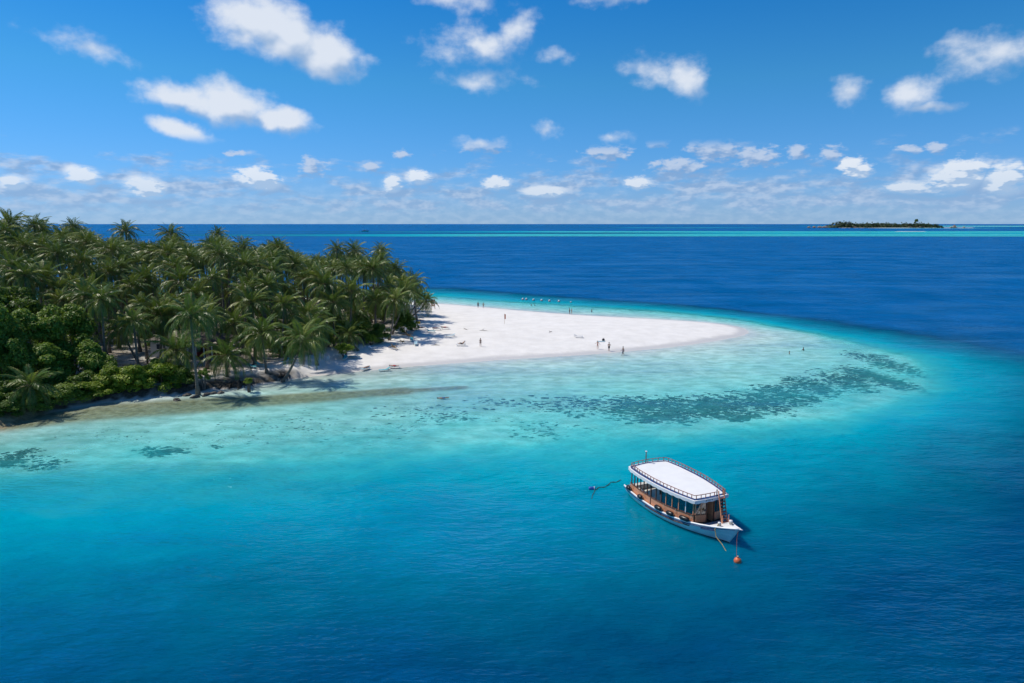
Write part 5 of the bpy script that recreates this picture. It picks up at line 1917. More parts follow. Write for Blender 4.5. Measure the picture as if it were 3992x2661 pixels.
ROCKS = [rock_mesh(k) for k in range(4)]
for i, (x, y) in enumerate(LOGS):
    o = put('shore_stone', ROCKS[i % 4], None, (x, y, max(ground_z(x, y), -0.1) + 0.08), lr.uniform(0, 6), lr.uniform(0.35, 0.75))
    tag(o, 'dark wet stone lying at the foot of the eroded bank', 'stone', 'stones along the eroded bank')
for i, (x, y) in enumerate(BANK_ROOTS):
    m = MB()
    for k in range(6):
        a = lr.uniform(-2.4, -0.6)
        L = lr.uniform(0.8, 1.8)
        z0 = lr.uniform(0.5, 0.9)
        x0 = lr.uniform(-0.8, 0.8)
        m.tube([(x0, 0.8, z0), (x0 + 0.4 * L * math.cos(a), 0.8 + 0.4 * L * math.sin(a), z0 * 0.7), (x0 + L * math.cos(a), 0.8 + L * math.sin(a), -0.1)], [0.13, 0.09, 0.04], 5)
    m.lathe([(0.9, -0.3), (1.0, 0.0), (0.8, 0.45), (0.3, 0.6)], (0, 0.9, 0.1), 9, scale=(1.1, 0.6, 1))
    o = m.build('root_mass', M_root, None, False, (x, y, 0.05), lr.uniform(-0.3, 0.3))
    tag(o, 'dark tangle of exposed palm roots on the undercut bank', 'roots', 'exposed roots along the bank')

# ------------------------------------------------------------------ coral heads on the shallow sea bed
REEF = [(-2.9, 95.5, 4.4, 4.5, 0.0, 91, 0.29700000000000004), (4.0, 94.3, 4.9, 4.9, 0.0, 168, 0.33), (10.1, 93.1, 4.9, 5.3, 0.0, 290, 0.36300000000000004), (16.0, 92.0, 4.8, 6.7, 0.0, 884, 0.36300000000000004), (22.1, 92.0, 4.8, 7.2, 0.0, 1020, 0.396), (28.5, 93.1, 4.9, 6.9, 0.0, 1020, 0.396), (34.4, 94.3, 4.9, 7.0, 0.0, 884, 0.396), (40.6, 99.2, 4.6, 6.6, 0.0, 935, 0.36300000000000004), (47.6, 104.6, 4.1, 7.3, 0.0, 935, 0.36300000000000004), (54.1, 109.1, 4.3, 7.9, 0.0, 935, 0.36300000000000004), (60.4, 112.2, 4.4, 9.2, 0.0, 1020, 0.36300000000000004), (68.5, 121.0, 3.6, 8.9, 0.0, 722, 0.33), (68.3, 129.1, 4.2, 6.2, 0.0, 552, 0.33), (61.4, 106.1, 2.8, 6.8, 0.0, 510, 0.36300000000000004), (18.8, 87.7, 3.4, 3.0, 0.0, 306, 0.396), (30.4, 87.7, 3.4, 2.1, 0.0, 204, 0.396), (-54.2, 71.4, 3.4, 3.2, 0.0, 442, 0.29700000000000004), (-49.2, 69.7, 2.8, 1.9, 0.0, 170, 0.264), (-38.9, 73.7, 2.4, 1.8, 0.0, 306, 0.264), (-41.5, 74.6, 1.5, 1.2, 0.0, 88, 0.23099999999999998), (-34.5, 75.5, 1.1, 0.8, 0.0, 68, 0.198), (-46.2, 78.5, 1.6, 0.9, 0.0, 47, 0.132), (-45.3, 80.7, 0.8, 0.6, 0.0, 27, 0.11549999999999999), (-26.7, 84.8, 11.2, 8.3, 0.0, 306, 0.165), (-10.3, 88.7, 8.8, 6.8, 0.0, 374, 0.23099999999999998), (-14.8, 81.1, 10.7, 7.6, 0.0, 238, 0.165), (48.0, 199.8, 18.0, 5.1, 0.0, 408, 0.29700000000000004), (59.4, 183.2, 7.1, 4.3, 0.0, 170, 0.264), (3.4, 81.1, 6.5, 5.6, 0.0, 204, 0.23099999999999998), (-52.5, 81.1, 8.1, 4.6, 0.0, 170, 0.132), (-35.6, 79.4, 8.4, 4.4, 0.0, 170, 0.132)]

cm = bpy.data.materials.new('coral_rock')
cm.use_nodes = True
T = NT(cm.node_tree)
pos = T.n('ShaderNodeNewGeometry').outputs['Position']
cc = T.ramp(T.noise(pos, 0.5, 5.0, 0.65), [(0.3, (0.006, 0.014, 0.016, 1)), (0.48, (0.018, 0.03, 0.034, 1)), (0.7, (0.12, 0.14, 0.12, 1))])
T.n('ShaderNodeOutputMaterial', ins={0: T.n('ShaderNodeBsdfPrincipled', ins={'Base Color': cc, 'Roughness': 0.9}).outputs[0]})
rr = np.random.RandomState(4)
ico = bmesh.new()
bmesh.ops.create_icosphere(ico, subdivisions=0 + 1, radius=1.0)
iv = np.array([v.co[:] for v in ico.verts])
ifc = np.array([[v.index for v in f.verts] for f in ico.faces])
ico.free()
V, Fc = [], []
nb_v = 0


def add_lump(x, y, z, r):
    global nb_v
    k = 1 + rr.uniform(-0.3, 0.3, (len(iv), 1))
    v = iv * k * np.array([r * rr.uniform(0.8, 1.5), r * rr.uniform(0.6, 1.0), min(r, 1.0) * 0.13]) + np.array([x, y, z])
    V.append(v)
    Fc.append(ifc + nb_v)
    nb_v += len(iv)


for (x, y, rx, ry, ang_, n, size) in REEF:
    ca, sa = math.cos(ang_), math.sin(ang_)
    cl = [(rr.normal(0, 0.42), rr.normal(0, 0.42)) for _ in range(max(2, int(n / 14)))]
    pts = []
    for _ in range(n):
        c = cl[rr.randint(len(cl))]
        u, v = c[0] + rr.normal(0, 0.24), c[1] + rr.normal(0, 0.26)
        if u * u + v * v > 1.3:
            continue
        pts.append((x + u * rx * ca - v * ry * sa, y + u * rx * sa + v * ry * ca, size * (0.28 + 1.1 * rr.rand() ** 2.2)))
    pa = np.array(pts)
    dd = depth_land(pa[:, 0], pa[:, 1])
    for (qx, qy, s), d in zip(pts, dd):
        if d > 0.35:
            add_lump(qx, qy, -0.22 * min(d, 1.3) - 0.03 * d - 0.01, s * min(1.0, d))
me = fast_mesh('coral_heads', np.concatenate(V), np.concatenate(Fc))
me.polygons.foreach_set('use_smooth', [True] * len(me.polygons))
me.materials.append(cm)
tag(link(bpy.data.objects.new('coral_heads', me)), 'dark coral heads scattered in a long arc over the shallow sand', 'coral', None, 'stuff')

# ------------------------------------------------------------------ people
M_hair = [material('dark_hair', (0.02, 0.014, 0.010, 1), 0.6), material('brown_hair', (0.09, 0.05, 0.025, 1), 0.6), material('fair_hair', (0.42, 0.30, 0.14, 1), 0.6)]
M_skin = [material('tanned_skin', (0.36, 0.17, 0.095, 1), 0.5, 0.06), material('light_skin', (0.52, 0.29, 0.19, 1), 0.5, 0.06), material('deep_tan_skin', (0.22, 0.10, 0.055, 1), 0.5, 0.06)]
CLOTH = {'black': material('black_swimwear', (0.014, 0.014, 0.018, 1), 0.7), 'red': material('red_swimwear', (0.62, 0.035, 0.06, 1), 0.7), 'navy': material('navy_shorts', (0.02, 0.03, 0.08, 1), 0.7),
         'grey': material('grey_shorts', (0.10, 0.10, 0.11, 1), 0.7), 'blue': material('blue_swimwear', (0.03, 0.12, 0.35, 1), 0.7), 'dark': material('dark_clothes', (0.03, 0.028, 0.03, 1), 0.8)}

# joint layout (metres, figure 1.72 m tall facing -Y): x is the figure's left
STAND = {'pel': (0, 0, 0.93), 'waist': (0, 0.01, 1.08), 'chest': (0, 0.0, 1.28), 'neck': (0, 0.01, 1.46), 'chin': (0, -0.01, 1.53), 'head': (0, -0.015, 1.62), 'top': (0, 0.0, 1.70),
         'sh': (0.17, 0.0, 1.39), 'el': (0.23, 0.03, 1.12), 'wr': (0.25, -0.04, 0.88), 'hd': (0.25, -0.06, 0.79),
         'hip': (0.09, 0, 0.88), 'kn': (0.10, -0.02, 0.49), 'an': (0.10, 0.02, 0.08), 'to': (0.11, -0.15, 0.03)}
RAD = {'pel': 0.135, 'waist': 0.112, 'chest': 0.135, 'neck': 0.055, 'chin': 0.07, 'head': 0.095, 'top': 0.06, 'sh': 0.062, 'el': 0.042, 'wr': 0.029, 'hd': 0.034, 'hip': 0.088, 'kn': 0.056, 'an': 0.038, 'to': 0.032}


def pose(kind):
    """returns {joint: point} with R/L limbs"""
    J = {}
    for k in ('pel', 'waist', 'chest', 'neck', 'chin', 'head', 'top'):
        J[k] = Vector(STAND[k])
    for s, n in ((1, 'L'), (-1, 'R')):
        for k in ('sh', 'el', 'wr', 'hd', 'hip', 'kn', 'an', 'to'):
            v = Vector(STAND[k])
            v.x *= s
            J[k + n] = v
    if kind == 'walk':
        J['knL'] += Vector((0, -0.13, 0.02)); J['anL'] += Vector((0, -0.24, 0.03)); J['toL'] += Vector((0, -0.24, 0.05))
        J['knR'] += Vector((0, 0.06, 0)); J['anR'] += Vector((0, 0.26, 0.06)); J['toR'] += Vector((0, 0.24, 0.01))
        J['elR'] += Vector((0, -0.08, 0.02)); J['wrR'] += Vector((0, -0.22, 0.06)); J['hdR'] += Vector((0, -0.26, 0.08))
        J['elL'] += Vector((0, 0.10, 0.02)); J['wrL'] += Vector((0, 0.16, 0.03)); J['hdL'] += Vector((0, 0.18, 0.03))
    if kind == 'arms':
        J['elR'] = Vector((-0.36, 0.02, 1.22)); J['wrR'] = Vector((-0.56, -0.05, 1.20)); J['hdR'] = Vector((-0.64, -0.08, 1.19))
        J['elL'] = Vector((0.30, 0.03, 1.16)); J['wrL'] = Vector((0.44, -0.06, 1.0)); J['hdL'] = Vector((0.49, -0.09, 0.94))
        J['knL'] += Vector((0, -0.06, 0)); J['anL'] += Vector((0, -0.10, 0))
    if kind == 'hips':
        for s, n in ((1, 'L'), (-1, 'R')):
            J['el' + n] = Vector((0.33 * s, 0.08, 1.16)); J['wr' + n] = Vector((0.19 * s, 0.0, 1.0)); J['hd' + n] = Vector((0.15 * s, -0.05, 0.97))
    if kind == 'push':
        for s, n in ((1, 'L'), (-1, 'R')):
            J['el' + n] = Vector((0.22 * s, -0.14, 1.16)); J['wr' + n] = Vector((0.24 * s, -0.36, 1.04)); J['hd' + n] = Vector((0.24 * s, -0.44, 1.03))
        J['anR'] += Vector((0, 0.2, 0.02)); J['toR'] += Vector((0, 0.2, 0)); J['knR'] += Vector((0, 0.05, 0))
    if kind in ('lie', 'recline'):
        q = {}
        hip_y, z = 0.0, 0.13
        a = math.radians(4 if kind == 'lie' else 38)
        for k, v in J.items():
            h = v.z - 0.93
            if h >= -0.06:
                q[k] = Vector((v.x, hip_y + h * math.cos(a) + v.y * math.sin(a), z + h * math.sin(a) - v.y * math.cos(a)))
            else:
                q[k] = Vector((v.x, hip_y + h, z - 0.02 - v.y * 0.6))
        if kind == 'recline':
            q['knL'] += Vector((0, 0.08, 0.20))
            q['anL'] += Vector((0, 0.14, 0.0))
            q['toL'] += Vector((0, 0.14, 0.0))
        for n in 'LR':
            q['to' + n].z = 0.24
            for k in ('el', 'wr', 'hd'):
                q[k + n].z = max(q[k + n].z, 0.07)
        J = q
    return J


def limb_mesh(pts, rads):
    """one continuous skinned surface through the given edges"""
    names = list(pts)
    me = bpy.data.meshes.new('skin_tmp')
    edges = [('pel', 'waist'), ('waist', 'chest'), ('chest', 'neck'), ('neck', 'chin'), ('chin', 'head'), ('head', 'top')]
    for n in 'LR':
        edges += [('chest', 'sh' + n), ('sh' + n, 'el' + n), ('el' + n, 'wr' + n), ('wr' + n, 'hd' + n), ('pel', 'hip' + n), ('hip' + n, 'kn' + n), ('kn' + n, 'an' + n), ('an' + n, 'to' + n)]
    edges = [(a, b) for a, b in edges if a in pts and b in pts]
    me.from_pydata([pts[n] for n in names], [(names.index(a), names.index(b)) for a, b in edges], [])
    o = bpy.data.objects.new('skin_tmp', me)
    COL.objects.link(o)
    md = o.modifiers.new('s', 'SKIN')
    for i, n in enumerate(names):
        sv = me.skin_vertices[0].data[i]
        k = n[:-1] if n[-1] in 'LR' and n[:-1] in RAD else n
        r = RAD[k] * rads
        sv.radius = (r, r * (0.72 if k in ('chest', 'waist', 'pel') else 1.0))
        sv.use_root = n == names[0]
    ss = o.modifiers.new('d', 'SUBSURF')
    ss.levels = ss.render_levels = 1
    dg = bpy.context.evaluated_depsgraph_get()
    out = bpy.data.meshes.new_from_object(o.evaluated_get(dg))
    bpy.data.objects.remove(o)
    return out


def fingers(mb, J, n):
    w, h = J['wr' + n], J['hd' + n]
    d = (h - w).normalized()
    side = d.cross(Vector((0, 1, 0.2))).normalized()
    for k in range(4):
        b = h + side * (k - 1.5) * 0.017
        L = (0.07, 0.085, 0.08, 0.06)[k]
        mb.tube([b, b + d * L * 0.5, b + d * L + side * 0.004 + Vector((0, -0.012, 0))], [0.009, 0.008, 0.006], 4)
    t0 = w + d * 0.03 + side * 0.03
    mb.tube([t0, t0 + d * 0.03 + side * 0.02, t0 + d * 0.065 + side * 0.025], [0.011, 0.009, 0.007], 4)


def person(label, kind, loc, face, skin=0, hair=0, wear='black', female=False, h=1.72, group=None, cut=None):
    """face = heading in degrees the figure looks towards (0 = +X)"""
    k = h / 1.72
    root = empty('person', loc, math.radians(face + 90))
    root.scale = (k, k, k)
    tag(root, label, 'person', group)
    J = pose(kind)
    drop = None
    if cut is not None:            # standing in water: only what is above the sea floor matters, the figure stands deeper
        root.location.z -= cut
    me = limb_mesh(J, 0.94 if female else 1.04)
    mb = MB()
    for n in 'LR':
        fingers(mb, J, n)
    hd, tp = J['head'], J['top']
    upv = (tp - J['chin']).normalized()
    fw = Vector((0, -1, 0)) if kind not in ('lie', 'recline') else Vector((0, 0, 1))
    mb.tube([hd + fw * 0.085 + upv * 0.02, hd + fw * 0.12 - upv * 0.02], [0.012, 0.016], 4)
    for s in (-1, 1):
        mb.tube([hd + Vector((s * 0.088, 0, 0)), hd + Vector((s * 0.105, 0.01, 0)) + upv * 0.02], [0.022, 0.014], 4)
    bm = bmesh.new()
    bm.from_mesh(me)
    tmp = mb.mesh('t')
    bm.from_mesh(tmp)
    me2 = bpy.data.meshes.new('body')
    bm.to_mesh(me2)
    bm.free()
    me2.materials.clear()
    me2.materials.append(M_skin[skin])
    me2.polygons.foreach_set('use_smooth', [True] * len(me2.polygons))
    link(bpy.data.objects.new('body', me2), root)
    # hair
    m = MB()
    m.lathe([(0.02, 0.125)] + [(0.108 * math.sin(t), 0.108 * math.cos(t) + 0.01) for t in np.linspace(0.3, 1.75, 7)], (0, 0, 0), 12)
    ho = m.build('hair', M_hair[hair], root, True)
    ho.matrix_local = Matrix.Translation(hd + upv * 0.015 - fw * 0.012) @ upv.to_track_quat('Z', 'Y').to_matrix().to_4x4()
    if female:
        m = MB()
        b = hd - fw * 0.07
        m.tube([b + upv * 0.04, b - upv * 0.12 - fw * 0.02, b - upv * 0.26 - fw * 0.01], [0.075, 0.07, 0.03], 7)
        m.build('hair_length', M_hair[hair], root, True)
    # clothes follow the body
    c = CLOTH[wear]
    m = MB()
    up0 = (J['waist'] - J['pel']).normalized()
    if female:
        m.tube([J['pel'] + up0 * 0.04, J['pel'] - up0 * 0.04, J['pel'] - up0 * 0.09], [0.152, 0.150, 0.12], 10, flat=0.82)
        m.build('bikini_bottom', c, root, True)
        m = MB()
        m.tube([J['chest'] + up0 * 0.06, J['chest'] - up0 * 0.01], [0.148, 0.146], 10, flat=0.85)
        m.build('bikini_top', c, root, True)
    else:
        m.tube([J['pel'] + up0 * 0.08, J['pel'] - up0 * 0.06], [0.148, 0.158], 10, flat=0.85)
        for n in 'LR':
            a, b = J['hip' + n], J['kn' + n]
            m.tube([a + (a - b) * 0.06, a.lerp(b, 0.4), a.lerp(b, 0.78)], [0.105, 0.10, 0.098], 8)
        m.build('shorts', c, root, True)
        if wear == 'dark':
            m = MB()
            m.tube([J['waist'] - up0 * 0.12, J['waist'], J['chest'], J['neck'] - up0 * 0.06], [0.15, 0.145, 0.165, 0.08], 10, flat=0.8)
            for n in 'LR':
                m.tube([J['sh' + n], J['sh' + n].lerp(J['el' + n], 0.7)], [0.08, 0.068], 7)
            m.build('shirt', c, root, True)
    return root


STANDERS = [(-10.0, 200.2), (-8.4, 199.0), (16.1, 189.8), (16.6, 189.2), (-6.3, 134.4), (17.1, 134.2), (19.2, 132.9), (21.4, 129.3)]

SWIMMERS = [(6.0, 210.5), (7.1, 211.3), (22.9, 194.7), (54.2, 131.1), (58.5, 134.8), (-10.1, 96.4)]

SP = [('man in dark shorts standing at the far waterline beside a woman', 'stand', -80, 2, 0, 'navy', False, 1.78), ('woman in dark bikini standing at the far waterline beside a man', 'hips', -95, 0, 1, 'black', True, 1.66),
      ('man in black shorts standing ankle deep next to a woman', 'stand', -20, 0, 0, 'black', False, 1.8), ('woman in light swimwear wading close beside a man', 'walk', 200, 1, 1, 'grey', True, 1.66),
      ('woman in dark bikini walking alone across the middle of the beach', 'walk', -85, 2, 1, 'black', True, 1.7), ('woman in red bikini standing with one arm stretched out', 'arms', -70, 1, 2, 'red', True, 1.66),
      ('man in grey shorts walking away beside the woman in red', 'hips', 100, 1, 1, 'grey', False, 1.76), ('man in dark shorts walking along the near waterline', 'walk', 190, 2, 0, 'navy', False, 1.8)]
for (x, y), (lab, kd, fc, sk, hr, wr, fm, ht) in zip(STANDERS, SP):
    person(lab, kd, (x, y, ground_z(x, y) - 0.01), fc, sk, hr, wr, fm, ht, 'people on the beach')
SW = [('swimmer with wet dark hair, left of two heads near the pale floats', 1.38), ('swimmer, right of two heads near the pale floats', 1.38), ('person standing waist deep off the far side of the spit', 0.95),
      ('swimmer nearer the beach of the two off the tip of the spit', 1.34), ('swimmer farther out of the two off the tip of the spit', 1.25), ('lone snorkeller floating in the shallows in front of the grove', 0.12)]
for i, ((x, y), (lab, c)) in enumerate(zip(SWIMMERS, SW)):
    person(lab, 'lie' if i == 5 else 'arms' if i in (3, 4) else 'stand', (x, y, 0.0), (-90, 30, 200, 150, -60, 20)[i], (1, 1, 2, 0, 2, 0)[i], (0, 1, 0, 0, 1, 0)[i], 'blue', i == 1, 1.74, 'swimmers in the sea', c)
x, y = CART_PERSON
person('man in dark clothes pushing the green handcart by the house', 'push', (x - 0.35, y, ground_z(x, y)), 0, 2, 0, 'dark', False, 1.72)

# ------------------------------------------------------------------ sun loungers
M_lf = material('white_plastic_frame', (0.70, 0.71, 0.70, 1), 0.45, 0.05)
FAB = {'aqua': material('turquoise_mesh', (0.07, 0.42, 0.50, 1), 0.6, 0.10), 'pale': material('pale_blue_mesh', (0.38, 0.58, 0.66, 1), 0.6, 0.08), 'white': material('white_towel_cover', (0.68, 0.68, 0.67, 1), 0.7, 0.06), 'blue': material('blue_towel_cover', (0.02, 0.16, 0.45, 1), 0.7, 0.10)}
LM = {}
m = MB()
for s in (-1, 1):
    m.tube([(-1.0, s * 0.31, 0.36), (0.95, s * 0.31, 0.36)], 0.032, 6)
for x in (-0.98, 0.3, 0.93):
    m.tube([(x, -0.31, 0.36), (x, 0.31, 0.36)], 0.026, 5)
LM['frame'] = m.mesh('frame', M_lf, True)
m = MB()
m.tube([(0, 0, 0), (0.04, 0, -0.40)], [0.034, 0.026], 6)
LM['leg'] = m.mesh('leg', M_lf)
for k, fab in FAB.items():
    m = MB()
    m.box((-0.35, 0, 0.385), (1.28, 0.58, 0.03))
    LM['seat_' + k] = m.mesh('seat', fab)
    m = MB()
    m.box((0.36, 0, 0.0), (0.72, 0.58, 0.03))
    m.tube([(0.0, -0.29, -0.01), (0.74, -0.29, -0.01), (0.74, 0.29, -0.01), (0.0, 0.29, -0.01)], 0.024, 5)
    LM['back_' + k] = m.mesh('backrest', fab)
m = MB()
m.tube([(0.45, -0.2, 0.0), (0.55, -0.2, -0.22)], 0.018, 5)
m.tube([(0.45, 0.2, 0.0), (0.55, 0.2, -0.22)], 0.018, 5)
LM['prop'] = m.mesh('backrest_prop', M_lf)
LOUNGERS = [(-22.4, 165.3, 180, 'blue', 1), (-20.5, 153.6, 180, 'white', 2), (-18.0, 149.5, 170, 'aqua', 0), (-17.0, 152.6, 180, 'white', 3), (-15.2, 153.8, 180, 'white', 4), (-13.1, 144.0, 10, 'pale', 0), (-10.2, 134.7, 5, 'white', 5), (-20.7, 138.9, 100, 'aqua', 0), (-19.3, 134.9, 95, 'pale', 0), (-26.8, 129.6, 170, 'white', 0), (-25.3, 115.4, 60, 'pale', 6), (-21.9, 114.7, 20, 'aqua', 0), (-20.5, 117.0, 175, 'white', 7), (-28.9, 123.0, 0, 'aqua', 0), (-30.3, 121.4, 90, 'aqua', 0), (-28.8, 122.7, 0, 'aqua', 0), (-37.8, 115.4, 175, 'aqua', 0), (-38.8, 114.1, 70, 'aqua', 8), (-41.9, 111.4, 165, 'aqua', 0), (-42.9, 110.2, 150, 'aqua', 0), (14.2, 144.4, 175, 'white', 0)]

LL = ['blue covered lounger with a sunbather at the right end of the grove', 'white lounger with a sunbather beside the glossy bush', 'empty turquoise lounger with raised back near the glossy bush', 'low white lounger with a reddish sunbather in the palm shade',
      'white lounger with a sunbather, farthest out beyond the palm shade', 'empty pale blue lounger just outside the palm shade', 'white lounger under a reclining sunbather, nearest the open beach', 'turquoise lounger with upright back under the seedling',
      'pale blue lounger turned towards the water beside the turquoise one', 'white lounger in shade below the short young palm', 'pale blue lounger with a sunbather near the water', 'empty turquoise lounger close to the waterline',
      'white lounger with a red sunbather next to the turquoise one by the water', 'turquoise lounger half under the bright bush, right one', 'turquoise lounger half under the bright bush, seen end-on', 'turquoise lounger in the bush shade beside the end-on one',
      'turquoise lounger in shade behind the leaning palm', 'turquoise lounger with a sitter behind the leaning palm', 'turquoise lounger above the dark bank, right one', 'turquoise lounger above the dark bank, left one', 'white lounger standing alone in the middle of the beach']
LYING = {1: ('sunbather lying on the blue lounger', 'lie', 2, 'red'), 2: ('sunbather on the white lounger beside the glossy bush', 'lie', 0, 'navy'), 3: ('reddish sunbather lying on the low lounger in the palm shade', 'lie', 2, 'red'),
         4: ('sunbather lying on the white lounger beyond the palm shade', 'lie', 0, 'red'), 5: ('tanned sunbather reclining at the edge of the open beach', 'recline', 0, 'black'), 6: ('sunbather lying on the pale blue lounger near the water', 'lie', 1, 'black'),
         7: ('red-clad sunbather lying next to the turquoise lounger by the water', 'lie', 1, 'red'), 8: ('dark haired sitter reclining behind the leaning palm', 'recline', 2, 'dark')}
for i, (x, y, a, col, pn) in enumerate(LOUNGERS):
    z = ground_z(x, y) - 0.02
    rz = math.radians(a)
    e = empty('sun_lounger', (x, y, z), rz)
    tag(e, LL[i], 'sun lounger', 'sun loungers on the beach')
    put('frame', LM['frame'], e)
    for (lx, ly) in ((-0.85, -0.29), (-0.85, 0.29), (0.7, -0.29), (0.7, 0.29)):
        put('leg', LM['leg'], e, (lx, ly, 0.38))
    put('seat', LM['seat_' + col], e)
    up = math.radians(6 if (pn and pn not in (5, 8)) else (38, 24, 30)[i % 3])
    bo = put('backrest', LM['back_' + col], e, (0.28, 0, 0.39))
    bo.rotation_euler = (0, -up, 0)
    if up > 0.2:
        po = put('backrest_prop', LM['prop'], bo)
        po.rotation_euler = (0, up * 0.6, 0)
    if pn:
        lab, kd, sk, wr = LYING[pn]
        person(lab, kd, (x + 0.2 * math.cos(rz), y + 0.2 * math.sin(rz), z + 0.40), a + 180, sk, 0, wr, pn in (3, 6), 1.72, 'sunbathers on loungers')

# armchair, bag, towel, flag, rescue ring stand, driftwood, yellow towel
x, y = ARMCHAIR
e = empty('garden_chair', (x, y, ground_z(x, y)), math.radians(-80))
tag(e, 'white plastic armchair in the shade below the bright bush', 'chair')
m = MB(); m.box((0, 0, 0.42), (0.46, 0.46, 0.04)); m.build('seat', M_lf, e)
m = MB(); m.box((-0.24, 0, 0.70), (0.04, 0.46, 0.50), rot=Matrix.Rotation(-0.2, 3, 'Y')); m.build('backrest', M_lf, e)
for s in (-1, 1):
    m = MB(); m.box((0, s * 0.25, 0.63), (0.44, 0.05, 0.035)); m.build('armrest', M_lf, e)
    for lx in (-0.2, 0.2):
        m = MB(); m.tube([(lx, s * 0.24, 0.62 if lx > 0 else 0.44), (lx * 1.15, s * 0.25, -0.02)], 0.022, 5); m.build('leg', M_lf, e)
x, y = BAG
m = MB(); m.lathe([(0.2, 0), (0.24, 0.1), (0.22, 0.35), (0.12, 0.46), (0.05, 0.5)], (0, 0, 0), 10, scale=(1.2, 0.8, 1))
e = empty('beach_bag', (x, y, ground_z(x, y)))
tag(e, 'dark beach bag on the sand behind the couple', 'bag')
m.build('bag_body', CLOTH['dark'], e, True)
m = MB(); m.tube([(-0.14, 0, 0.42), (-0.1, 0, 0.62), (0.1, 0, 0.62), (0.14, 0, 0.42)], 0.015, 5); m.build('strap', CLOTH['dark'], e)
x, y = TOWEL
m = MB()
vs, fs = [], []
for i in range(9):
    for j in range(5):
        vs.append((i * 0.22 - 0.9, j * 0.2 - 0.4, 0.03 + 0.03 * math.sin(i * 1.7 + j) ** 2))
        if i and j:
            q = i * 5 + j
            fs.append((q - 6, q - 1, q, q - 5))
nvt = len(vs)
vs += [(p[0], p[1], p[2] - 0.02) for p in vs]
fs += [tuple(reversed([k + nvt for k in f])) for f in fs]
m.add(vs, fs)
tag(m.build('beach_towel', FAB['pale'], None, True, (x, y, ground_z(x, y)), 0.1), 'pale towel spread on the sand behind the woman in red', 'towel')
x, y = FLAG_POST
e = empty('flag_post', (x, y, ground_z(x, y)))
tag(e, 'thin post with an orange-red warning flag on the open beach', 'flag')
m = MB(); m.tube([(0, 0, -0.1), (0, 0, 2.45)], 0.028, 5); m.build('post', material('bamboo', (0.45, 0.28, 0.10, 1), 0.6), e)
m = MB()
vs, fs = [], []
for i in range(8):
    z = 2.4 - i * 0.17
    for j in range(3):
        vs.append((0.03 + j * 0.13, 0.04 * math.sin(i * 1.1 + j), z - 0.05 * j))
        if i and j:
            q = i * 3 + j
            fs.append((q - 4, q - 1, q, q - 3))
m.add(vs, fs)
m.build('flag', material('orange_red_cloth', (0.55, 0.10, 0.03, 1), 0.8, 0.15), e, True)
x, y = RING_STAND
e = empty('rescue_stand', (x, y, ground_z(x, y)), 0.1)
tag(e, 'orange timber rescue stand with lifebuoy and notice board by the far shore', 'rescue stand')
M_or = material('orange_timber', (0.50, 0.16, 0.06, 1), 0.6, 0.15)
for s in (-1, 1):
    m = MB(); m.box((s * 0.5, 0, 1.45), (0.12, 0.12, 2.9)); m.build('post', M_or, e)
for z in (0.9, 1.7, 2.85):
    m = MB(); m.box((0, 0.0, z), (0.88, 0.07, 0.09)); m.build('crossbar', M_or, e)
m = MB(); m.box((0, -0.05, 2.3), (0.86, 0.04, 0.8)); m.build('notice_board', material('faded_board', (0.52, 0.34, 0.27, 1), 0.7, 0.25, 8.0), e)
m = MB()
vs, fs = [], []
for i in range(18):
    a = 2 * PI * i / 18
    for j in range(8):
        b = 2 * PI * j / 8
        rr_ = 0.33 + 0.10 * math.cos(b)
        vs.append((rr_ * math.cos(a), -0.12 + 0.08 * math.sin(b), 1.3 + rr_ * math.sin(a)))
        fs.append((i * 8 + j, ((i + 1) % 18) * 8 + j, ((i + 1) % 18) * 8 + (j + 1) % 8, i * 8 + (j + 1) % 8))
m.add(vs, fs)
tag(m.build('lifebuoy', material('lifebuoy_orange', (0.70, 0.28, 0.08, 1), 0.5), None, True), 'orange lifebuoy hanging on the rescue stand', 'lifebuoy')
bpy.data.objects['lifebuoy'].matrix_world = Matrix.Translation((x, y, ground_z(x, y))) @ Matrix.Rotation(0.1, 4, 'Z')
for i, (x, y) in enumerate(DRIFT):
    m = MB()
    m.tube([(-0.8, 0, 0.06), (-0.2, 0.12, 0.16), (0.4, -0.05, 0.10), (0.95, 0.1, 0.05)], [0.03, 0.06, 0.05, 0.02], 5)
    m.tube([(-0.2, 0.12, 0.14), (0.1, 0.4, 0.34), (0.25, 0.5, 0.5)], [0.04, 0.03, 0.01], 4)
    o = m.build('driftwood', M_bark, None, False, (x, y, ground_z(x, y)), i * 1.1)
    tag(o, ('driftwood stick behind the walking woman', 'driftwood stick near the middle of the beach', 'pale driftwood branch just beyond the last lounger', 'driftwood branch lying in the palm shade')[i], 'driftwood', 'driftwood on the beach')
x, y = YELLOW_TOWEL
m = MB()
vs, fs = [], []
for i in range(7):
    for j in range(6):
        vs.append((i * 0.16 - 0.5, 0.25 * math.sin(j * 0.55), 0.9 + 0.3 * math.cos(j * 0.62) + 0.05 * math.sin(i * 1.3)))
        if i and j:
            q = i * 6 + j
            fs.append((q - 7, q - 1, q, q - 6))
m.add(vs, fs)
m.tube([(-0.5, 0.05, 1.05), (0.5, 0.05, 1.05)], 0.02, 5)
m.tube([(-0.45, 0.05, -0.1), (-0.45, 0.05, 1.05)], 0.02, 5)
m.tube([(0.45, 0.05, -0.1), (0.45, 0.05, 1.05)], 0.02, 5)
tag(m.build('drying_towel', material('yellow_towel', (0.62, 0.42, 0.03, 1), 0.8), None, True, (x, y, ground_z(x, y))), 'yellow towel hung out beside the glossy bush', 'towel')

# floats of the swimming area
LINE_BUOYS = [(3.6, 226.0), (4.8, 226.0), (7.1, 223.9), (9.7, 222.5), (12.2, 221.0), (15.2, 219.9), (18.9, 218.0)]

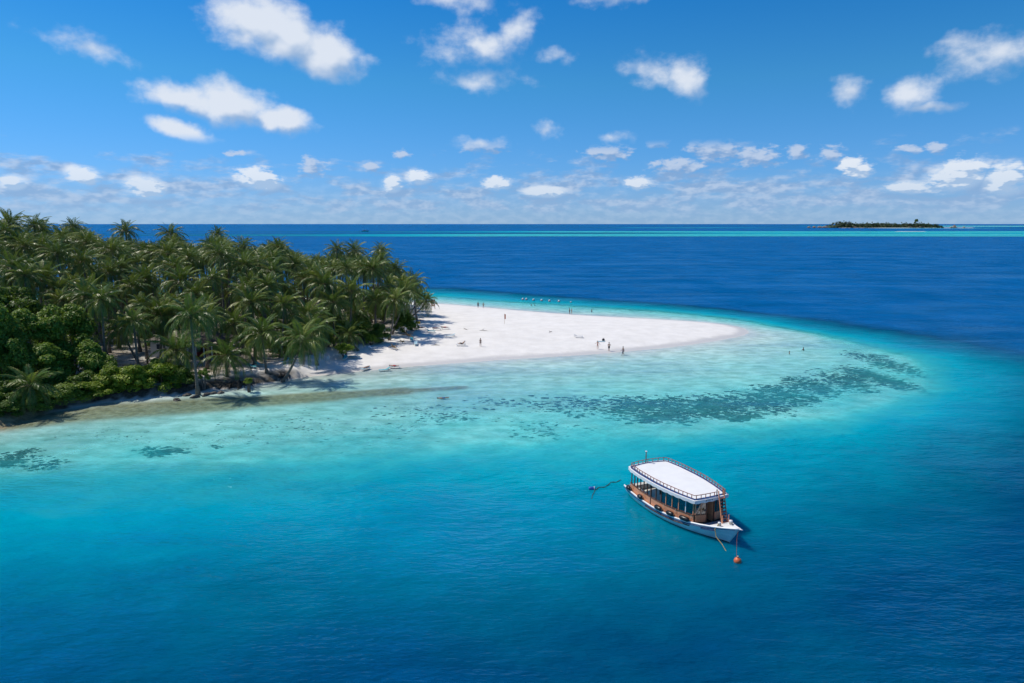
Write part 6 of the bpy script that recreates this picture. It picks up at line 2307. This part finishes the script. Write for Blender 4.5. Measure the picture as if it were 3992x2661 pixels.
M_pink = material('faded_pink_float', (0.72, 0.40, 0.38, 1), 0.5, 0.15, 3.0)
fm = MB()
fm.lathe([(0.04, -0.3), (0.25, -0.26), (0.37, -0.05), (0.38, 0.12), (0.30, 0.32), (0.12, 0.43), (0.04, 0.45)], (0, 0, 0.1), 12)
FME = fm.mesh('float', M_pink, True)
km = MB()
km.lathe([(0.12, 0.0), (0.3, 0.08), (0.32, 0.2), (0.2, 0.36), (0.05, 0.42)], (0, 0, 0.16), 10)
KME = km.mesh('cap', M_white, True)
for i, (x, y) in enumerate(LINE_BUOYS):
    e = empty('marker_float', (x, y, 0.0), i)
    tag(e, ('first', 'second', 'third', 'fourth', 'fifth', 'sixth', 'seventh')[i] + ' pale pink float from the left in the swimming line', 'float', 'floats of the swimming line')
    s = 0.65 if i == 6 else 1.0
    put('float', FME, e, (0, 0, 0), 0, s)
    put('cap', KME, e, (0, 0, 0.05), 0, s)

# ------------------------------------------------------------------ far lagoon: island, water villas, sand bar, boats
FAR = {'island_l': (1848.4, 3957.2), 'island_r': (2467.3, 3957.2), 'villas': [(1660.8, 3872.2), (1696.1, 3872.2), (1717.9, 3872.2), (1730.4, 3872.2), (1743.5, 3872.2), (1761.4, 3872.2)], 'huts': [(2098.1, 4236.0), (2378.6, 4138.8), (2390.1, 4045.9)], 'pav': [(2503.4, 3957.2), (2585.1, 4045.9), (2576.8, 3957.2)], 'tree': (2493.9, 4236.0), 'sand': [(2137.3, 3790.8), (2489.9, 3712.8)], 'bar': (1258.1, 2183.2), 'boat': (-476.4, 2238.5), 'dingy': (-4133.0, 10003.2)}

(il, iy), (ir, _) = FAR['island_l'], FAR['island_r']
IY = 3960.0
icx, ihw = (il + ir) / 2, (ir - il) / 2
fi = MB()
ring0, ring1 = [], []
for k in range(48):
    a = 2 * PI * k / 48
    w = 1 + 0.06 * math.sin(3 * a) + 0.04 * math.sin(7 * a)
    ring0.append((icx + (ihw + 30) * w * math.cos(a), IY + 110 + 150 * w * math.sin(a), -1.0))
    ring1.append((icx + ihw * w * math.cos(a), IY + 110 + 125 * w * math.sin(a), 1.0))
fi.add(ring0 + ring1, [(k, (k + 1) % 48, 48 + (k + 1) % 48, 48 + k) for k in range(48)] + [tuple(48 + k for k in range(48))])
# the bright sand spit at its right end
M_fsand = material('far_sand', (0.72, 0.69, 0.64, 1), 0.9, 0.05, 0.05)
fi.build('far_island_ground', M_fsand)
tag(bpy.data.objects['far_island_ground'], 'low sandy ground of the far island', None, None, 'structure')
sp_ = MB()
pts = []
for k in range(24):
    a = 2 * PI * k / 24
    pts.append((2560 + 130 * math.cos(a), 4010 + 40 * math.sin(a), -0.5))
sp_.add(pts + [(2560 + (p[0] - 2560) * 0.8, 4010 + (p[1] - 4010) * 0.7, 1.2) for p in pts], [(k, (k + 1) % 24, 24 + (k + 1) % 24, 24 + k) for k in range(24)] + [tuple(24 + k for k in range(24))])
tag(sp_.build('far_sand_spit', M_fsand), 'white sand spit right of the far island', None, None, 'structure')
sb = MB()
bx_, by_ = FAR['bar']
pts = [(bx_ + 55 * math.cos(2 * PI * k / 24), by_ + 14 * math.sin(2 * PI * k / 24), -0.3) for k in range(24)]
sb.add(pts + [(bx_ + (p[0] - bx_) * 0.75, by_ + (p[1] - by_) * 0.6, 0.6) for p in pts], [(k, (k + 1) % 24, 24 + (k + 1) % 24, 24 + k) for k in range(24)] + [tuple(24 + k for k in range(24))])
tag(sb.build('sand_bar', M_fsand), 'thin white sand bar on the turquoise reef', None, None, 'structure')

# wood on the far island: one mass of crowns
r = np.random.RandomState(8)
fv, ff_, ft = [], [], []
nbf = 0
prof_x = [0, 0.04, 0.08, 0.12, 0.16, 0.22, 0.3, 0.5, 0.7, 0.8, 0.92, 0.97, 1.0]
prof_h = [6, 17, 30, 35, 29, 23, 25, 25, 24, 25, 22, 15, 8]
for k in range(420):
    u = r.rand()
    x = il + (ir - il) * u
    y = IY - 6 + r.rand() ** 1.5 * 170
    h = np.interp(u, prof_x, prof_h) * r.uniform(0.75, 1.12)
    rad = r.uniform(6, 11)
    n = 46
    q = r.normal(size=(n, 3))
    q /= np.linalg.norm(q, axis=1)[:, None]
    p = np.array([x, y, max(h - rad * 0.7, 2)]) + q * np.array([rad, rad, min(rad * 0.8, h * 0.55)]) * r.uniform(0.6, 1.05, (n, 1))
    a = np.cross(q + r.normal(scale=0.5, size=(n, 3)), r.normal(size=(n, 3)))
    a /= np.linalg.norm(a, axis=1)[:, None]
    b = np.cross(q, a)
    s = r.uniform(1.2, 2.6, (n, 1))
    fv.append(np.stack([p - a * s, p + b * s, p + a * s, p - b * s], 1).reshape(-1, 3))
    ff_.append(np.arange(4 * n).reshape(n, 4) + nbf)
    nbf += 4 * n
me = fast_mesh('far_wood', np.concatenate(fv), np.concatenate(ff_))
M_far = material('far_foliage', (0.05, 0.085, 0.028, 1), 0.7, 0.4, 0.05)
me.materials.append(M_far)
tag(link(bpy.data.objects.new('far_wood', me)), 'dark green wood covering the far island', 'wood', None, 'stuff')
# solid core added so that no light shows through the wood
co = MB()
for k in range(30):
    u = (k + 0.5) / 30
    h = float(np.interp(u, prof_x, prof_h)) * 0.72
    co.lathe([(16, 0), (15, h * 0.6), (8, h)], (il + (ir - il) * u, IY + 75, 1.0), 7, scale=(1.0, 1.6, 1))
oc = co.build('far_wood_core', M_far)
tag(oc, 'added solid core inside the wood on the far island', 'wood', None, 'stuff')
# palms standing above it, and the one tall tree
pc = random.Random(33)
for k in range(16):
    u = 0.08 + 0.86 * (k + pc.random()) / 16
    x = il + (ir - il) * u
    h = float(np.interp(u, prof_x, prof_h)) + pc.uniform(0.5, 6)
    root = empty('far_palm', (x, IY + 45, 2.0))
    tag(root, 'tiny palm crown standing above the wood of the far island', 'palm tree', 'palms above the far wood')
    m = MB(); m.tube([(0, 0, -0.5), (0.6, 0, h)], [0.4, 0.25], 5); m.build('trunk', M_trunk, root)
    put('crown', CROWNS[k % 7], root, (0.6, 0, h), k, 1.25)
root = empty('far_tall_tree', (FAR['tree'][0] * IY / FAR['tree'][1] + 6, IY + 50, 2.0))
tag(root, 'tall broadleaf tree rising far above the wood of the far island', 'tree')
m = MB()
m.tube([(0, 0, -0.5), (1, 0, 18), (3, 0, 34)], [1.2, 0.9, 0.5], 7)
m.tube([(0.8, 0, 13), (-4, 1, 20)], [0.6, 0.3], 6)
m.build('trunk', M_bark, root)
put('crown', LEAFY[0][0], root, (2, 0, 38), 0, (12, 11, 11))
put('crown', LEAFY[0][1], root, (-5, 0, 28), 1, (8, 7, 7))

M_thatch = material('grey_thatch', (0.24, 0.20, 0.175, 1), 0.95, 0.15, 0.6, 0.1, 2.0)
M_vw = material('timber_villa_wall', (0.34, 0.25, 0.18, 1), 0.8, 0.15, 0.5)


def villa(x, y, z0, w, h, label, group, stilts=True, tiers=1):
    e = empty('water_villa' if stilts else 'thatched_hut', (x, y, z0))
    tag(e, label, 'villa' if stilts else 'hut', group)
    m = MB(); m.box((0, 0, 2.6), (w * 0.72, w * 0.6, 2.8)); m.build('wall', M_vw, e)
    m = MB(); m.box((0, -w * 0.36, 1.05), (w * 0.95, w * 0.3, 0.25)); m.build('deck', M_vw, e)
    m = MB()
    hw = w / 2
    m.add([(-hw, -hw, 3.9), (hw, -hw, 3.9), (hw, hw, 3.9), (-hw, hw, 3.9), (-hw * 0.12, 0, 3.9 + h), (hw * 0.12, 0, 3.9 + h)], [(0, 1, 5, 4), (1, 2, 5), (2, 3, 4, 5), (3, 0, 4), (3, 2, 1, 0)])
    m.build('roof', M_thatch, e)
    if tiers > 1:
        m = MB()
        m.add([(-hw * .5, -hw * .5, 3.9 + h * .72), (hw * .5, -hw * .5, 3.9 + h * .72), (hw * .5, hw * .5, 3.9 + h * .72), (-hw * .5, hw * .5, 3.9 + h * .72), (0, 0, 3.9 + h * 1.5)], [(0, 1, 4), (1, 2, 4), (2, 3, 4), (3, 0, 4), (3, 2, 1, 0)])
        m.build('roof', M_thatch, e)
    m = MB(); m.box((w * 0.1, -w * 0.31, 2.4), (w * 0.22, 0.1, 2.0)); m.build('door', M_dark, e)
    for sx_ in (-1, 1):
        for sy_ in (-1, 1):
            m = MB(); m.tube([(sx_ * w * 0.32, sy_ * w * 0.28, -2.5 if stilts else -1.0), (sx_ * w * 0.32, sy_ * w * 0.28, 1.3)], 0.3, 5); m.build('stilt', M_bark, e)


VL = ['leftmost thatched water villa standing apart from its row', 'second thatched water villa from the left', 'third thatched water villa from the left', 'fourth thatched water villa from the left', 'fifth thatched water villa from the left', 'thatched water villa nearest the far island']
for i, (x, y) in enumerate(FAR['villas']):
    k = 3900.0 / y
    villa(x * k, 3900 + (i % 2) * 14, 0.0, 19 if i else 17, 8 if i else 6.5, VL[i], 'thatched water villas')
for i, (x, y) in enumerate(FAR['huts']):
    k = 3985.0 / y
    villa(x * k, 3985 - 8 * (i == 2), 1.5, (15, 17, 24)[i], (6, 6, 10)[i], ('small hut in the trees at the left of the far island', 'low hut on the beach of the far island', 'large thatched hut below the tall tree on the far island')[i], 'huts of the far island', False)
(p0, p1, p2) = FAR['pav']
villa(p1[0] * 3985 / p1[1], 3985, 1.0, 24, 9, 'tall two-tiered thatched pavilion on the sand spit', 'pavilions on the sand spit', False, 2)
villa(p0[0] * 3980 / p0[1] + 8, 3980, 0.0, 15, 5, 'low thatched pavilion left of the two-tiered one', 'pavilions on the sand spit', True)
villa(p2[0] * 3985 / p2[1] + 6, 3985, 0.6, 12, 4.5, 'small pale hut at the outer end of the sand spit', 'pavilions on the sand spit', False)

# distant motor boat
bx_, by_ = FAR['boat']
e = empty('motor_boat', (bx_, by_, 0.0), 0.25)
tag(e, 'distant dark hulled motor boat with white canopy near the horizon', 'boat')
m = MB()
S = [(-11, 2.6, 1.9), (-4, 3.1, 1.8), (3, 2.9, 2.1), (8, 1.7, 2.7), (12, 0.1, 3.4)]
vs, fs = [], []
for x, b, g in S:
    vs += [(x, -b, g), (x * 0.96, -b * 0.6, -0.5), (x * 0.96, b * 0.6, -0.5), (x, b, g)]
for i in range(4):
    for k in range(4):
        fs.append((4 * i + k, 4 * i + 4 + k, 4 * i + 4 + (k + 1) % 4, 4 * i + (k + 1) % 4))
fs += [(3, 2, 1, 0), (16, 17, 18, 19)]
m.add(vs, fs)
m.build('hull', M_blue, e)
m = MB(); m.box((-1.5, 0, 3.0), (10, 4.2, 2.4)); m.build('cabin', M_white, e)
m = MB(); m.box((-0.5, 0, 6.2), (9.5, 4.6, 0.35)); m.build('canopy', M_white, e)
for sx_ in (-4.5, 3.5):
    for sy_ in (-1.9, 1.9):
        m = MB(); m.tube([(sx_, sy_, 4.0), (sx_, sy_, 6.1)], 0.14, 5); m.build('canopy_post', M_grey, e)
for k in range(4):
    m = MB(); m.box((-5.2 + k * 2.4, -2.13, 3.3), (1.5, 0.08, 0.9)); m.build('window', M_glass, e)
